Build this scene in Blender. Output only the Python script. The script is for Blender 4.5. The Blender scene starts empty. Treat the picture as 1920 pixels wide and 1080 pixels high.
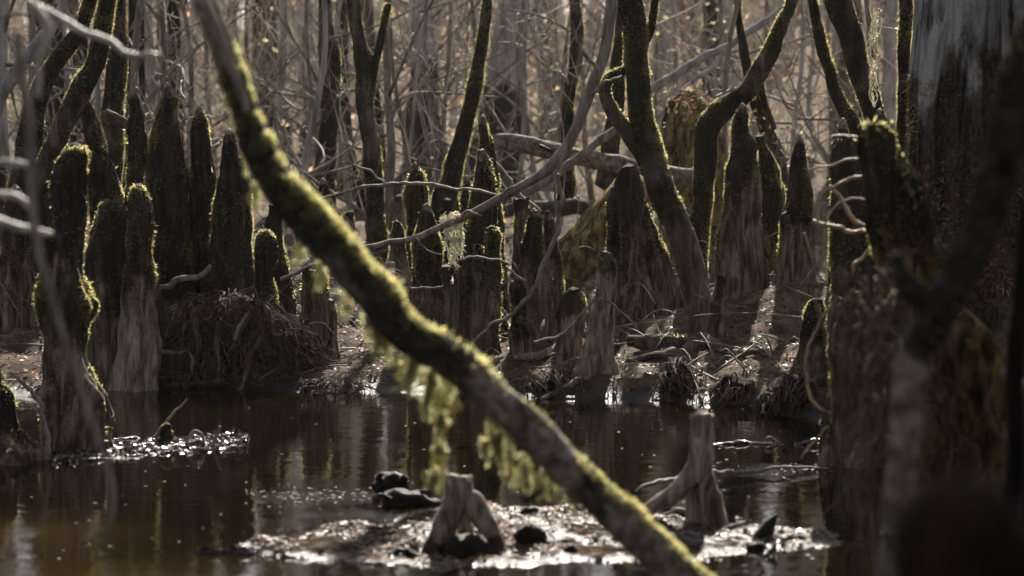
import bpy, math, random
import numpy as np
from mathutils import Vector

# ------------------------------------------------------------------ camera
SC = bpy.context.scene
COL = SC.collection
F, HC, TILT = 4800.0, 1.55, math.atan(420 / 4800.0)     # focal length in photo pixels, eye height, downward tilt
cam = bpy.data.cameras.new('camera')
co = bpy.data.objects.new('camera', cam)
COL.objects.link(co)
cam.sensor_width = 36.0
cam.lens = 90.0
cam.clip_start = 0.1
cam.clip_end = 1200.0
cam.dof.use_dof = True
cam.dof.focus_distance = 12.6
cam.dof.aperture_fstop = 3.0
cam.dof.aperture_blades = 0
co.location = (0, 0, HC)
co.rotation_euler = (math.pi / 2 - TILT, 0, 0)
SC.camera = co

# ------------------------------------------------------------------ light
SUN_EL, SUN_AZ = math.radians(36), math.radians(9)
w = bpy.data.worlds.new('World')
SC.world = w
w.use_nodes = True
nt = w.node_tree
bg = nt.nodes['Background']
sky = nt.nodes.new('ShaderNodeTexSky')
sky.sky_type = 'NISHITA'
sky.sun_disc = False
sky.sun_elevation = SUN_EL
sky.sun_rotation = SUN_AZ
hs = nt.nodes.new('ShaderNodeHueSaturation')
hs.inputs['Saturation'].default_value = 0.36
nt.links.new(sky.outputs[0], hs.inputs['Color'])
nt.links.new(hs.outputs[0], bg.inputs[0])
bg.inputs[1].default_value = 0.05
sl = bpy.data.lights.new('sun', 'SUN')
sl.energy = 5.0
sl.angle = math.radians(0.5)
sl.color = (1.0, 0.93, 0.82)
so = bpy.data.objects.new('sun', sl)
COL.objects.link(so)
sdir = Vector((math.sin(SUN_AZ) * math.cos(SUN_EL), math.cos(SUN_AZ) * math.cos(SUN_EL), math.sin(SUN_EL)))
so.rotation_euler = sdir.to_track_quat('Z', 'Y').to_euler()
so.location = (8, 30, 25)
SC.view_settings.view_transform = 'Standard'
SC.view_settings.look = 'None'
SC.view_settings.exposure = 1.75
SC.view_settings.gamma = 1.0
SC.cycles.use_denoising = True
SC.cycles.denoiser = 'OPENIMAGEDENOISE'
SC.cycles.max_bounces = 6
SC.cycles.diffuse_bounces = 3
SC.cycles.glossy_bounces = 3
SC.cycles.transmission_bounces = 3
SC.cycles.sample_clamp_indirect = 4.0

R = np.random.default_rng(7)
random.seed(7)


# ------------------------------------------------------------------ maths
def P(px, py, Y):
    """world point that photo pixel (px, py) sees at distance Y"""
    a = (540 - py) / F
    c, s = math.cos(TILT), math.sin(TILT)
    dy = c + s * a
    dz = -s + c * a
    t = Y / dy
    return np.array([(px - 960) / F * t, Y, HC + dz * t])


def PX(p):
    """photo pixel of a world point"""
    c, s = math.cos(TILT), math.sin(TILT)
    q = np.asarray(p) - np.array([0, 0, HC])
    d = q[1] * c - q[2] * s
    u = q[1] * s + q[2] * c
    return 960 + F * q[0] / d, 540 - F * u / d


def _h(i, j, k, seed):
    x = (i * 374761393 + j * 668265263 + k * 2147483647 + seed * 1274126177) & 0xFFFFFFFF
    x = ((x ^ (x >> 13)) * 1274126177) & 0xFFFFFFFF
    x = ((x ^ (x >> 16)) * 2246822519) & 0xFFFFFFFF
    return ((x ^ (x >> 15)) & 0xFFFFFF) / float(0x7FFFFF) - 1.0


def vn(p, seed=0):
    p = np.asarray(p, float)
    i = np.floor(p).astype(np.int64)
    f = p - i
    f = f * f * (3 - 2 * f)
    o = 0
    for a in (0, 1):
        for b in (0, 1):
            for c in (0, 1):
                wgt = (f[:, 0] if a else 1 - f[:, 0]) * (f[:, 1] if b else 1 - f[:, 1]) * (f[:, 2] if c else 1 - f[:, 2])
                o = o + wgt * _h(i[:, 0] + a, i[:, 1] + b, i[:, 2] + c, seed)
    return o


def fbm(p, n=3, seed=0):
    p = np.asarray(p, float)
    o, a = 0, 1.0
    for k in range(n):
        o = o + a * vn(p * (2 ** k) + 17.3 * k, seed + k)
        a *= 0.5
    return o


def sst(a, b, x):
    t = np.clip((np.asarray(x, float) - a) / (b - a), 0, 1)
    return t * t * (3 - 2 * t)


def cr(pts, n):
    """Catmull-Rom through pts (k, d), n samples, spaced by arc length"""
    pts = np.asarray(pts, float)
    if len(pts) == 2:
        t = np.linspace(0, 1, n)[:, None]
        return pts[0] * (1 - t) + pts[1] * t
    q = np.vstack([2 * pts[0] - pts[1], pts, 2 * pts[-1] - pts[-2]])
    fine = []
    for i in range(len(pts) - 1):
        p0, p1, p2, p3 = q[i:i + 4]
        t = np.linspace(0, 1, 24, endpoint=False)[:, None]
        fine.append(0.5 * ((2 * p1) + (-p0 + p2) * t + (2 * p0 - 5 * p1 + 4 * p2 - p3) * t ** 2 + (-p0 + 3 * p1 - 3 * p2 + p3) * t ** 3))
    fine = np.vstack(fine + [pts[-1:]])
    d = np.r_[0, np.cumsum(np.linalg.norm(np.diff(fine[:, :3], axis=0), axis=1))]
    s = np.linspace(0, d[-1], n)
    return np.stack([np.interp(s, d, fine[:, k]) for k in range(fine.shape[1])], 1)


# ------------------------------------------------------------------ terrain
EDGE = np.array([P_ for P_ in [(-900, 742), (0, 742), (90, 742), (300, 726), (480, 734), (560, 738), (700, 736), (850, 744), (1000, 748), (1150, 746), (1300, 752), (1400, 758), (1450, 775), (1560, 800), (1700, 810), (1920, 790), (2900, 760)]], float)


def _edge_world():
    out = []
    for px, py in EDGE:
        y = HC / ((py - 120) / F) * 1.0
        p = P(px, py, 10.0)
        k = HC / (HC - p[2])
        out.append((p[0] * k, p[1] * k))
    return np.array(out)


EW = _edge_world()


def H(x, y):
    x = np.asarray(x, float)
    y = np.asarray(y, float)
    wob = 0.09 * fbm(np.stack([x * 2.2, x * 0 + 3.1, x * 0], -1).reshape(-1, 3), 3, 5).reshape(x.shape)
    s = y - (np.interp(x, EW[:, 0], EW[:, 1]) + wob)
    sp = np.clip(s, 0, None)
    h = 0.12 * (1 - np.exp(-sp / 0.45)) + 0.012 * np.clip(sp, 0, 14)
    h = h - 0.4 * (1 - np.exp(np.clip(s, None, 0) / 0.5)) * (s < 0)
    pts = np.stack([x, y, x * 0], -1).reshape(-1, 3)
    near = sst(-0.15, 0.25, s)
    h = h + near * 0.045 * fbm(pts * 2.6, 4, 11).reshape(x.shape) * sst(60, 20, y)
    h = h + near * 0.022 * fbm(pts * 9.0, 3, 15).reshape(x.shape) * sst(20, 14, y)
    h = h + near * 0.22 * np.exp(-((x - 1.5) / 0.55) ** 2 - ((y - 13.7) / 0.8) ** 2)
    h = h + near * 0.14 * np.exp(-((x + 1.4) / 0.4) ** 2 - ((y - 12.55) / 0.3) ** 2)
    h = h + 0.25 * fbm(pts * 0.35 + 4, 3, 31).reshape(x.shape) * sst(15, 30, y)
    h = h + 2.2 * sst(30, 75, y) + 1.1 * sst(18, 42, y) * sst(1.0, 5.0, x)
    h = h + 4.0 * sst(80, 300, y)
    return h


def hit(px, py, y0=7.0):
    """where the sight line of a pixel meets the ground (or the water)"""
    ys = np.linspace(y0, 70, 6000)
    a = P(px, py, 1.0)
    xs = a[0] * ys
    zs = HC + (a[2] - HC) * ys
    hh = np.maximum(H(xs, ys), 0.0)
    k = np.argmax(zs <= hh)
    if zs[k] > hh[k]:
        k = -1
    return np.array([xs[k], ys[k], hh[k]])


def Hf(x, y):
    return float(H(np.array([x]), np.array([y]))[0])


# ------------------------------------------------------------------ mesh building
class MB:
    def __init__(self):
        self.V, self.Q, self.T, self.A = [], [], [], []
        self.n = 0

    def add(self, V, Q=None, T=None, A=None):
        V = np.asarray(V, float)
        if Q is not None and len(Q):
            self.Q.append(np.asarray(Q) + self.n)
        if T is not None and len(T):
            self.T.append(np.asarray(T) + self.n)
        self.V.append(V)
        self.A.append(np.zeros(len(V)) if A is None else np.broadcast_to(np.asarray(A, float), (len(V),)))
        self.n += len(V)
        return self

    def arrays(self):
        V = np.vstack(self.V)
        Q = np.vstack(self.Q) if self.Q else np.zeros((0, 4), int)
        T = np.vstack(self.T) if self.T else np.zeros((0, 3), int)
        return V, Q, T, np.concatenate(self.A)

    def build(self, name, mat, parent=None, smooth=True, kind=None, origin=None):
        V, Q, T, A = self.arrays()
        off = np.zeros(3)
        if parent is not None:
            off = np.array(parent['_o'])
        elif origin is not None:
            off = np.array(origin, float)
        me = bpy.data.meshes.new(name)
        me.vertices.add(len(V))
        me.vertices.foreach_set('co', (V - off).astype(np.float32).ravel())
        idx = np.concatenate([Q.ravel(), T.ravel()]).astype(np.int32)
        me.loops.add(len(idx))
        me.loops.foreach_set('vertex_index', idx)
        ls = np.concatenate([np.arange(len(Q)) * 4, len(Q) * 4 + np.arange(len(T)) * 3]).astype(np.int32)
        me.polygons.add(len(ls))
        me.polygons.foreach_set('loop_start', ls)
        me.polygons.foreach_set('use_smooth', np.full(len(ls), smooth, bool))
        at = me.attributes.new('mossy', 'FLOAT', 'POINT')
        at.data.foreach_set('value', A.astype(np.float32))
        me.update(calc_edges=True)
        me.validate()
        me.materials.append(mat)
        o = bpy.data.objects.new(name, me)
        COL.objects.link(o)
        if parent is not None:
            o.parent = parent
        elif origin is not None:
            o.location = origin
        if kind:
            o['kind'] = kind
        return o


USED = {}


def thing(name, label, cat, loc, group=None):
    o = bpy.data.objects.new(name, None)
    o.empty_display_size = 0.1
    COL.objects.link(o)
    o.location = tuple(float(v) for v in loc)
    o['_o'] = [float(v) for v in loc]
    o['label'] = label
    o['category'] = cat
    if group:
        o['group'] = group
    USED[label] = USED.get(label, 0) + 1
    return o


def gridfaces(rows, seg, wrap=True):
    i = np.arange(rows - 1)[:, None]
    j = np.arange(seg if wrap else seg - 1)[None, :]
    a = i * seg + j
    b = i * seg + (j + 1) % seg
    return np.stack([a, b, b + seg, a + seg], -1).reshape(-1, 4)


def tube(path, rad, seg=14, rows=None, amp=0.08, nf=9.0, flute=0.0, nfl=5, seed=0, res=None, fend=0.0, cap0=-0.3, wob=0.0, jag=0.0):
    """a bent, tapering, knobbly limb. path (k,3), rad (k,)  -> V, Q, T, t"""
    path = np.asarray(path, float)
    rad = np.asarray(rad, float)
    L = np.linalg.norm(np.diff(path, axis=0), axis=1).sum()
    if rows is None:
        rows = int(np.clip(L / (res or max(rad.mean() * 0.7, 0.006)), 6, 160))
    C = cr(np.hstack([path, rad[:, None]]), rows)
    C, r = C[:, :3], np.clip(C[:, 3], 1e-4, None)
    if wob:
        q_ = np.linspace(0, L / max(r.mean() * 9, 0.03), rows)
        C = C + np.stack([vn(np.stack([q_, q_ * 0 + seed * 3.7 + 11 * k, q_ * 0], 1), 71 + k) + 0.5 * vn(np.stack([q_ * 2.7, q_ * 0 + seed * 3.7 + 11 * k, q_ * 0], 1), 75 + k) for k in range(3)], 1) * r.mean() * wob
    tg = np.gradient(C, axis=0)
    tg /= np.linalg.norm(tg, axis=1)[:, None] + 1e-9
    n = np.cross(tg[0], [0.13, 1, 0.21])
    n /= np.linalg.norm(n) + 1e-9
    N = np.zeros_like(C)
    for i in range(rows):
        n = n - tg[i] * n.dot(tg[i])
        n /= np.linalg.norm(n) + 1e-9
        N[i] = n
    B = np.cross(tg, N)
    th = np.arange(seg) / seg * 2 * math.pi
    d = N[:, None] * np.cos(th)[None, :, None] + B[:, None] * np.sin(th)[None, :, None]
    t = np.linspace(0, 1, rows)
    rr = r[:, None] * np.ones(seg)
    pts = (C[:, None] + d * rr[..., None]).reshape(-1, 3)
    rr = rr * (1 + amp * fbm(pts * nf, 3, seed).reshape(rows, seg) + amp * 0.45 * fbm(pts * nf * 5, 2, seed + 40).reshape(rows, seg))
    if flute:
        k = np.abs(np.sin(th[None] * nfl / 2 + seed + 1.2 * vn(np.stack([t * 3, t * 0 + seed, t * 0], 1), seed)[:, None]))
        rr = rr * (1 + flute * (k - 0.6) * ((1 - t)[:, None] if fend else 1))
    V = (C[:, None] + d * rr[..., None]).reshape(-1, 3)
    if jag:
        V[:seg] += tg[0] * (vn(np.stack([np.cos(th) * 3, np.sin(th) * 3, th * 0 + seed], 1), 81) * r[0] * jag)[:, None]
    Q = gridfaces(rows, seg)
    n0 = len(V)
    V = np.vstack([V, C[0] + tg[0] * r[0] * cap0, C[-1] + tg[-1] * r[-1] * 0.5])
    j = np.arange(seg)
    T = np.vstack([np.stack([np.full(seg, n0), (j + 1) % seg, j], 1),
                   np.stack([np.full(seg, n0 + 1), (rows - 1) * seg + j, (rows - 1) * seg + (j + 1) % seg], 1)])
    tt = np.concatenate([np.repeat(t, seg), [0, 1]])
    return V, Q, T, tt


def normals(V, Q):
    a, b, c, d = V[Q[:, 0]], V[Q[:, 1]], V[Q[:, 2]], V[Q[:, 3]]
    n = np.cross(c - a, d - b)
    l = np.linalg.norm(n, axis=1)
    return n / (l[:, None] + 1e-12), l * 0.5


def tufts(V, Q, wface, count, size, blades=3, seed=0, droop=0.0, width=0.13, out=None):
    """little moss shoots standing out of a surface"""
    rg = np.random.default_rng(seed + 100)
    n, ar = normals(V, Q)
    cen = V[Q].mean(1)
    axis = cen.mean(0)
    pr = ar * wface
    if pr.sum() <= 0:
        return MB()
    f = rg.choice(len(Q), count, p=pr / pr.sum())
    u, v = rg.random((2, count, 1))
    q = V[Q[f]]
    p = (q[:, 0] * (1 - u) + q[:, 1] * u) * (1 - v) + (q[:, 3] * (1 - u) + q[:, 2] * u) * v
    nn = n[f]
    if out is not None:
        flip = np.sign((nn * out[f]).sum(1))
        nn = nn * flip[:, None]
    clump = 0.6 + 0.6 * np.clip(vn(p * 14, seed) + 0.35, 0, 1.3)
    mb = out2 = MB()
    Vs, Ts = [], []
    for b in range(blades):
        dr = nn * 0.75 + rg.normal(0, 0.5, (count, 3)) + np.array([0, 0, -droop])
        dr /= np.linalg.norm(dr, axis=1)[:, None]
        L = size * clump * rg.uniform(0.5, 1.5, count)
        sd = np.cross(dr, rg.normal(0, 1, (count, 3)))
        sd /= np.linalg.norm(sd, axis=1)[:, None] + 1e-9
        wd = (L * width)[:, None]
        root = p - nn * size * 0.15
        bend = rg.normal(0, 0.25, (count, 3)) * L[:, None]
        Vs.append(np.stack([root - sd * wd, root + sd * wd, root + dr * L[:, None] * 0.6 + sd * wd * 1.1 + bend * 0.4, root + dr * L[:, None] + bend], 1).reshape(-1, 3))
    Vs = np.vstack(Vs)
    m = len(Vs) // 4
    k = np.arange(m)[:, None] * 4
    Q2 = k + np.array([[0, 1, 2, 3]])
    mb.add(Vs, Q2, A=np.repeat(rg.random(m), 4))
    return mb


def leaves(cen, size, seed=0, flat=0.0, asp=0.45):
    """small pointed leaves at the given centres"""
    rg = np.random.default_rng(seed + 500)
    n = len(cen)
    a = rg.normal(0, 1, (n, 3))
    a[:, 2] *= (1 - flat)
    a /= np.linalg.norm(a, axis=1)[:, None]
    b = np.cross(a, rg.normal(0, 1, (n, 3)) * np.array([1 - flat, 1 - flat, 1]) + np.array([0, 0, flat * 2]))
    b /= np.linalg.norm(b, axis=1)[:, None] + 1e-9
    s = (np.asarray(size) * rg.uniform(0.5, 1.4, n))[:, None]
    V = np.stack([cen - a * s, cen + b * s * asp, cen + a * s, cen - b * s * asp], 1).reshape(-1, 3)
    Q = np.arange(n)[:, None] * 4 + np.arange(4)[None]
    return V, Q, np.repeat(rg.random(n), 4)


# ------------------------------------------------------------------ materials
def mat(name):
    m = bpy.data.materials.new(name)
    m.use_nodes = True
    t = m.node_tree
    return m, t, t.nodes['Principled BSDF']


def N_(t, ty, **k):
    n = t.nodes.new(ty)
    for a, b in k.items():
        setattr(n, a, b)
    return n


def ramp(t, src, stops):
    n = N_(t, 'ShaderNodeValToRGB')
    e = n.color_ramp.elements
    while len(e) > 1:
        e.remove(e[-1])
    e[0].position, e[0].color = stops[0][0], (*stops[0][1], 1)
    for p_, c in stops[1:]:
        k = e.new(p_)
        k.color = (*c, 1)
    t.links.new(src, n.inputs[0])
    return n.outputs[0]


def noise(t, scale, vec=None, detail=6, rough=0.6, sc=None, dist=0.0):
    n = N_(t, 'ShaderNodeTexNoise')
    n.inputs['Scale'].default_value = scale
    n.inputs['Detail'].default_value = detail
    n.inputs['Roughness'].default_value = rough
    n.inputs['Distortion'].default_value = dist
    if vec is not None:
        if sc is not None:
            mp = N_(t, 'ShaderNodeMapping')
            mp.inputs['Scale'].default_value = sc
            t.links.new(vec, mp.inputs[0])
            vec = mp.outputs[0]
        t.links.new(vec, n.inputs['Vector'])
    return n.outputs[0]


def mixc(t, fac, a, b):
    n = N_(t, 'ShaderNodeMix', data_type='RGBA')
    if isinstance(fac, float):
        n.inputs[0].default_value = fac
    else:
        t.links.new(fac, n.inputs[0])
    for s, v in ((n.inputs[6], a), (n.inputs[7], b)):
        if isinstance(v, tuple):
            s.default_value = (*v, 1)
        else:
            t.links.new(v, s)
    return n.outputs[2]


def math_(t, op, a, b=None, clamp=False):
    n = N_(t, 'ShaderNodeMath', operation=op)
    n.use_clamp = clamp
    for i, v in enumerate((a, b)):
        if v is None:
            continue
        if isinstance(v, (int, float)):
            n.inputs[i].default_value = v
        else:
            t.links.new(v, n.inputs[i])
    return n.outputs[0]


def bark(name, stops, moss, scale=14.0, stretch=(1, 1, 0.18), bump=0.6, rough=0.9, dist=0.015, spec=0.08):
    """fibrous wood; the vertex attribute 'mossy' says where moss or stain covers it"""
    m, t, b = mat(name)
    tc = N_(t, 'ShaderNodeTexCoord').outputs['Object']
    oi = N_(t, 'ShaderNodeObjectInfo')
    ad = N_(t, 'ShaderNodeVectorMath', operation='ADD')
    t.links.new(tc, ad.inputs[0])
    t.links.new(oi.outputs['Random'], ad.inputs[1])
    v = ad.outputs[0]
    n1 = noise(t, scale, v, 8, 0.65, stretch, 0.6)
    n2 = noise(t, scale * 0.35, v, 4, 0.6)
    n3 = noise(t, scale * 5, v, 4, 0.7, (1, 1, 0.5))
    col = ramp(t, n1, stops)
    col = mixc(t, math_(t, 'MULTIPLY', n2, 0.5), col, stops[0][1])
    at = N_(t, 'ShaderNodeAttribute', attribute_name='mossy')
    mf = math_(t, 'ADD', at.outputs['Fac'], math_(t, 'MULTIPLY', math_(t, 'SUBTRACT', n2, 0.5), 1.3))
    mf = math_(t, 'ADD', mf, math_(t, 'MULTIPLY', math_(t, 'SUBTRACT', n3, 0.5), 0.7))
    mf = math_(t, 'MULTIPLY', math_(t, 'SUBTRACT', mf, 0.36), 4.0, True)
    mcol = ramp(t, math_(t, 'ADD', math_(t, 'MULTIPLY', n1, 0.5), math_(t, 'MULTIPLY', n3, 0.5)), [(0.40, tuple(c * 0.4 for c in moss)), (0.5, moss), (0.6, tuple(c * 2.6 for c in moss))])
    t.links.new(mixc(t, math_(t, 'MULTIPLY', mf, 0.92), col, mcol), b.inputs['Base Color'])
    b.inputs['Roughness'].default_value = rough
    b.inputs['Specular IOR Level'].default_value = spec
    bp = N_(t, 'ShaderNodeBump')
    bp.inputs['Strength'].default_value = bump
    bp.inputs['Distance'].default_value = dist
    hh = math_(t, 'ADD', n1, math_(t, 'MULTIPLY', n3, 0.5))
    t.links.new(hh, bp.inputs['Height'])
    t.links.new(bp.outputs[0], b.inputs['Normal'])
    return m


def thin(name, stops, trans=0.5, rough=0.8, refl=1.0, spec=0.15):
    """leaf or moss: half the light goes through it"""
    m, t, b = mat(name)
    at = N_(t, 'ShaderNodeAttribute', attribute_name='mossy')
    col = ramp(t, at.outputs['Fac'], stops)
    b.inputs['Roughness'].default_value = rough
    b.inputs['Specular IOR Level'].default_value = spec
    t.links.new(mixc(t, refl, (0.0, 0.0, 0.0), col), b.inputs['Base Color'])
    tr = N_(t, 'ShaderNodeBsdfTranslucent')
    t.links.new(col, tr.inputs[0])
    mx = N_(t, 'ShaderNodeMixShader')
    mx.inputs[0].default_value = trans
    t.links.new(b.outputs[0], mx.inputs[1])
    t.links.new(tr.outputs[0], mx.inputs[2])
    t.links.new(mx.outputs[0], t.nodes['Material Output'].inputs[0])
    return m


M = {}
M['knee'] = bark('knee_wood', [(0.38, (0.032, 0.023, 0.018)), (0.5, (0.125, 0.092, 0.074)), (0.62, (0.30, 0.235, 0.195))], (0.016, 0.013, 0.010), 30)
M['knee_grey'] = bark('weathered_knee_wood', [(0.36, (0.055, 0.040, 0.031)), (0.5, (0.22, 0.17, 0.138)), (0.64, (0.44, 0.37, 0.31))], (0.022, 0.017, 0.011), 30)
M['rotten'] = bark('rotten_ochre_wood', [(0.38, (0.014, 0.009, 0.005)), (0.5, (0.09, 0.056, 0.024)), (0.62, (0.24, 0.16, 0.07))], (0.02, 0.017, 0.008), 26, (1, 1, 0.3), bump=1.0)
M['sunlit_golden'] = bark('sunlit_golden_rotten_wood', [(0.38, (0.04, 0.025, 0.012)), (0.5, (0.20, 0.135, 0.062)), (0.62, (0.42, 0.30, 0.15))], (0.05, 0.036, 0.014), 26, (1, 1, 0.4), bump=1.0)  # ochre wood with sunlight put into its colour, for the shadowed leaning log
M['trunk'] = bark('grey_trunk_bark', [(0.36, (0.14, 0.132, 0.127)), (0.5, (0.33, 0.315, 0.305)), (0.64, (0.48, 0.465, 0.45))], (0.010, 0.008, 0.007), 16)
M['trunk_red'] = bark('brown_trunk_bark', [(0.36, (0.04, 0.027, 0.022)), (0.5, (0.11, 0.075, 0.062)), (0.64, (0.19, 0.14, 0.12))], (0.012, 0.009, 0.007), 16)
M['trunk_moss'] = bark('mossy_trunk_bark', [(0.36, (0.03, 0.024, 0.020)), (0.5, (0.085, 0.070, 0.060)), (0.64, (0.19, 0.16, 0.14))], (0.015, 0.013, 0.007), 24)
M['twig'] = bark('twig_bark', [(0.38, (0.09, 0.075, 0.063)), (0.5, (0.20, 0.17, 0.145)), (0.62, (0.32, 0.28, 0.24))], (0.05, 0.045, 0.02), 30, rough=0.6, bump=0.4)
M['pale_twig'] = bark('pale_twig_bark', [(0.36, (0.22, 0.19, 0.16)), (0.5, (0.42, 0.37, 0.32)), (0.64, (0.6, 0.55, 0.49))], (0.05, 0.045, 0.02), 20, rough=0.5, bump=0.3, spec=0.3)
M['straw'] = bark('straw_vine_bark', [(0.38, (0.14, 0.08, 0.045)), (0.5, (0.30, 0.19, 0.11)), (0.62, (0.46, 0.33, 0.21))], (0.05, 0.045, 0.02), 30, rough=0.5, bump=0.4, spec=0.2)
M['straw_dark'] = bark('shaggy_fibre_bark', [(0.38, (0.03, 0.02, 0.014)), (0.5, (0.085, 0.06, 0.044)), (0.62, (0.19, 0.14, 0.10))], (0.05, 0.045, 0.02), 30)
M['bough'] = bark('bough_bark', [(0.38, (0.06, 0.046, 0.038)), (0.5, (0.18, 0.145, 0.123)), (0.62, (0.34, 0.29, 0.255))], (0.014, 0.012, 0.009), 26, (1, 1, 1))
M['bleached'] = bark('bleached_wood', [(0.38, (0.035, 0.030, 0.028)), (0.46, (0.26, 0.245, 0.232)), (0.62, (0.58, 0.56, 0.535))], (0.050, 0.039, 0.032), 14, (1, 1, 0.10), bump=1.0, dist=0.05)
M['root'] = bark('root_bark', [(0.36, (0.03, 0.02, 0.015)), (0.5, (0.10, 0.07, 0.055)), (0.64, (0.24, 0.18, 0.15))], (0.012, 0.010, 0.007), 30)
M['soil'] = bark('root_soil', [(0.36, (0.008, 0.006, 0.005)), (0.5, (0.022, 0.015, 0.011)), (0.64, (0.05, 0.034, 0.026))], (0.010, 0.008, 0.006), 30, (1, 1, 1), bump=1.0, dist=0.03)
M['wet'] = bark('wet_black_wood', [(0.36, (0.005, 0.004, 0.0035)), (0.5, (0.014, 0.010, 0.008)), (0.64, (0.04, 0.028, 0.021))], (0.006, 0.005, 0.004), 40, rough=0.55, spec=0.15, bump=1.0, dist=0.03)
M['wet_stick'] = bark('wet_stick_bark', [(0.36, (0.01, 0.008, 0.006)), (0.5, (0.03, 0.022, 0.017)), (0.64, (0.08, 0.06, 0.046))], (0.02, 0.015, 0.012), 40, rough=0.16, spec=0.9, bump=1.0)
M['dark'] = bark('dark_knob_bark', [(0.36, (0.004, 0.003, 0.003)), (0.5, (0.010, 0.007, 0.006)), (0.64, (0.024, 0.014, 0.012))], (0.022, 0.013, 0.011), 14)  # near-black brown bark
M['moss'] = thin('moss_shoots', [(0.0, (0.12, 0.095, 0.04)), (0.5, (0.34, 0.30, 0.13)), (1.0, (0.60, 0.55, 0.29))], 0.82, refl=0.06)
M['moss_bright'] = thin('yellow_moss_shoots', [(0.0, (0.18, 0.155, 0.06)), (0.5, (0.40, 0.365, 0.15)), (1.0, (0.64, 0.60, 0.31))], 0.82, refl=0.15)
M['moss_hang'] = thin('hanging_moss_fronds', [(0.0, (0.30, 0.265, 0.11)), (0.5, (0.56, 0.52, 0.27)), (1.0, (0.76, 0.72, 0.45))], 0.62, refl=0.4)
M['beard'] = thin('grey_beard_moss', [(0.0, (0.45, 0.42, 0.31)), (1.0, (0.80, 0.76, 0.62))], 0.5)
M['leaf'] = thin('dry_leaf', [(0.0, (0.22, 0.15, 0.09)), (0.5, (0.44, 0.33, 0.21)), (0.9, (0.62, 0.51, 0.37)), (1.0, (0.62, 0.36, 0.15))], 0.6)
M['evergreen'] = thin('evergreen_leaf', [(0.0, (0.03, 0.035, 0.018)), (1.0, (0.06, 0.07, 0.03))], 0.25)
M['wetleaf'] = thin('wet_leaf_crumbs', [(0.0, (0.012, 0.008, 0.006)), (0.6, (0.05, 0.033, 0.024)), (1.0, (0.16, 0.10, 0.07))], 0.05, 0.22, spec=0.7)
M['needle'] = thin('rusty_needles', [(0.0, (0.10, 0.055, 0.042)), (0.6, (0.24, 0.14, 0.105)), (1.0, (0.40, 0.26, 0.20))], 0.3)
M['litter'] = thin('leaf_litter', [(0.0, (0.03, 0.016, 0.010)), (0.5, (0.11, 0.062, 0.042)), (0.9, (0.25, 0.16, 0.105)), (1.0, (0.42, 0.18, 0.08))], 0.2, 0.5)
M['brush'] = thin('brush_twigs', [(0.0, (0.18, 0.145, 0.115)), (1.0, (0.52, 0.44, 0.36))], 0.15)


def ground_mat():
    m, t, b = mat('forest_floor')
    g = N_(t, 'ShaderNodeNewGeometry').outputs['Position']
    n1 = noise(t, 9.0, g, 8, 0.7)
    n2 = noise(t, 1.3, g, 4, 0.6)
    n3 = noise(t, 45.0, g, 5, 0.75)
    c = ramp(t, n1, [(0.32, (0.022, 0.015, 0.011)), (0.5, (0.088, 0.062, 0.046)), (0.64, (0.18, 0.13, 0.098)), (0.78, (0.30, 0.23, 0.175))])
    c = mixc(t, ramp(t, n2, [(0.4, (0, 0, 0)), (0.65, (1, 1, 1))]), c, (0.062, 0.043, 0.032))
    sx = N_(t, 'ShaderNodeSeparateXYZ')
    t.links.new(g, sx.inputs[0])
    wet = math_(t, 'SUBTRACT', 1.0, math_(t, 'MULTIPLY', math_(t, 'ADD', sx.outputs[2], math_(t, 'MULTIPLY', n1, -0.04)), 30.0), True)
    far = math_(t, 'MULTIPLY', math_(t, 'SUBTRACT', sx.outputs[1], 20.0), 0.05, True)
    c = mixc(t, far, c, mixc(t, n3, (0.07, 0.05, 0.034), (0.30, 0.22, 0.15)))
    c = mixc(t, wet, c, (0.012, 0.009, 0.008))
    t.links.new(c, b.inputs['Base Color'])
    t.links.new(math_(t, 'ADD', 0.06, math_(t, 'MULTIPLY', wet, 0.14)), b.inputs['Specular IOR Level'])
    r = math_(t, 'SUBTRACT', 0.92, math_(t, 'MULTIPLY', wet, 0.5))
    t.links.new(r, b.inputs['Roughness'])
    bp = N_(t, 'ShaderNodeBump')
    bp.inputs['Strength'].default_value = 0.8
    bp.inputs['Distance'].default_value = 0.03
    t.links.new(math_(t, 'ADD', n1, math_(t, 'MULTIPLY', n3, 0.6)), bp.inputs['Height'])
    t.links.new(bp.outputs[0], b.inputs['Normal'])
    return m


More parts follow.
